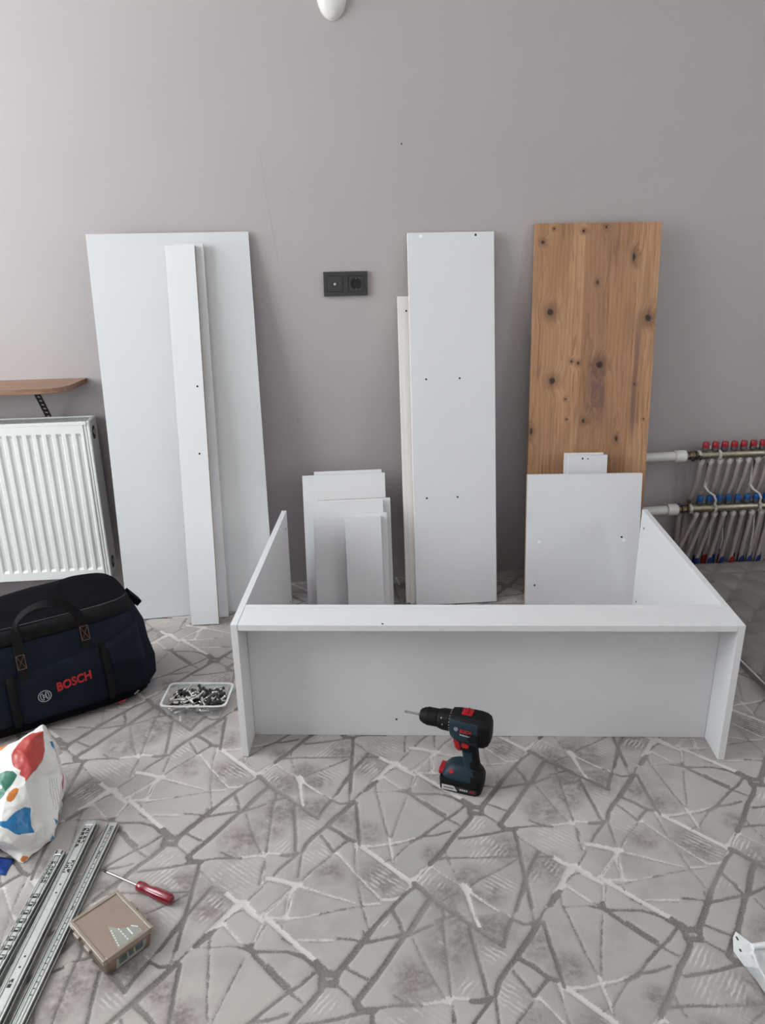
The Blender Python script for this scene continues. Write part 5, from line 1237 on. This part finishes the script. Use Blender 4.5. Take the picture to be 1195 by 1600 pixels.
    me.polygons.foreach_set('use_smooth', [True] * len(me.polygons)); me.set_sharp_from_angle(angle=radians(50))
    o = link('carrier_bag', me)
    return tag(o, 'crumpled white plastic carrier bag with coloured blobs', 'bag')
carrier_bag()
# blue wrapper corner below the carrier bag
b = B(); vs = []; NX, NY = 9, 7
for j in range(NY):
    for i in range(NX):
        x, y = -.80 + .088 * i / (NX - 1), -1.425 + .050 * j / (NY - 1)
        edge = min(i, NX - 1 - i, j, NY - 1 - j) / 3
        vs.append((x + noise.noise((x * 30, y * 30, 1)) * .006, y + (NX - 1 - i) * .004 + noise.noise((x * 30, y * 30, 5)) * .006, .0012 + .014 * min(1, edge) * (.6 + noise.noise((x * 45, y * 45, 9)))))
fs = [(j * NX + i, j * NX + i + 1, (j + 1) * NX + i + 1, (j + 1) * NX + i) for j in range(NY - 1) for i in range(NX - 1)]
bw = b.add(vs, fs).build('wrapper', mat('blue_wrapper_film', (.008, .045, .24), .3, var=.1, scale=30), angle=50)
md = bw.modifiers.new('thick', 'SOLIDIFY'); md.thickness = .0006
tag(bw, 'crumpled blue plastic wrapper under the left edge of the carrier bag', 'wrapper')

# ------------------------------------------------------------------ white fitting at the lower right edge
wf = thing('metal_bracket', 'white slotted metal bracket half wrapped in clear film', 'bracket', (.77, -1.77, .0006))
OXY = (.77, -1.77)
pl = [(.757, -1.736), (.769, -1.724), (.785, -1.752), (.772, -1.806), (.747, -1.797), (.743, -1.764)]
bp_ = B().prism([(x - OXY[0], y - OXY[1]) for x, y in pl], .001, .0032).build('plate', M_WMET, wf, smooth=False, bevel=.0006)
for x, y, w_, l_ in ((.7635, -1.7395, .0016, .0042), (.7560, -1.7650, .0018, .0030), (.7705, -1.782, .0016, .0028)):
    B().box(x - w_ - OXY[0], x + w_ - OXY[0], y - l_ - OXY[1], y + l_ - OXY[1], .0032, .0034).build('slot', M_RAILD, bp_, smooth=False)
B().tube([(.780 - OXY[0], -1.764 - OXY[1], .0075), (.90 - OXY[0], -1.760 - OXY[1], .0075)], .0066, 14).build('rolled_edge', M_WMET, wf)
B().ribbon([(.777 - OXY[0], -1.770 - OXY[1], .006), (.770 - OXY[0], -1.800 - OXY[1], .005), (.768 - OXY[0], -1.850 - OXY[1], .004), (.772 - OXY[0], -1.90 - OXY[1], .003)], (0, 0, 1), .006, .0016).build('bent_flange', M_WMET, wf)
B().box(.790 - OXY[0], .90 - OXY[0], -1.90 - OXY[1], -1.772 - OXY[1], .0010, .0022).build('inner_plate', M_ZINC, wf, smooth=False)
vs = []
for j in range(10):
    for i in range(12):
        x, y = .745 + .15 * i / 11, -1.93 + .155 * j / 9
        vs.append((x - OXY[0] + (9 - j) * .002, y - OXY[1], .012 + noise.noise((x * 40, y * 40, 2)) * .004 - (.008 if i < 2 else 0)))
fs = [(j * 12 + i, j * 12 + i + 1, (j + 1) * 12 + i + 1, (j + 1) * 12 + i) for j in range(9) for i in range(11)]
B().add(vs, fs).build('film_sleeve', M_FILM, wf, angle=60)
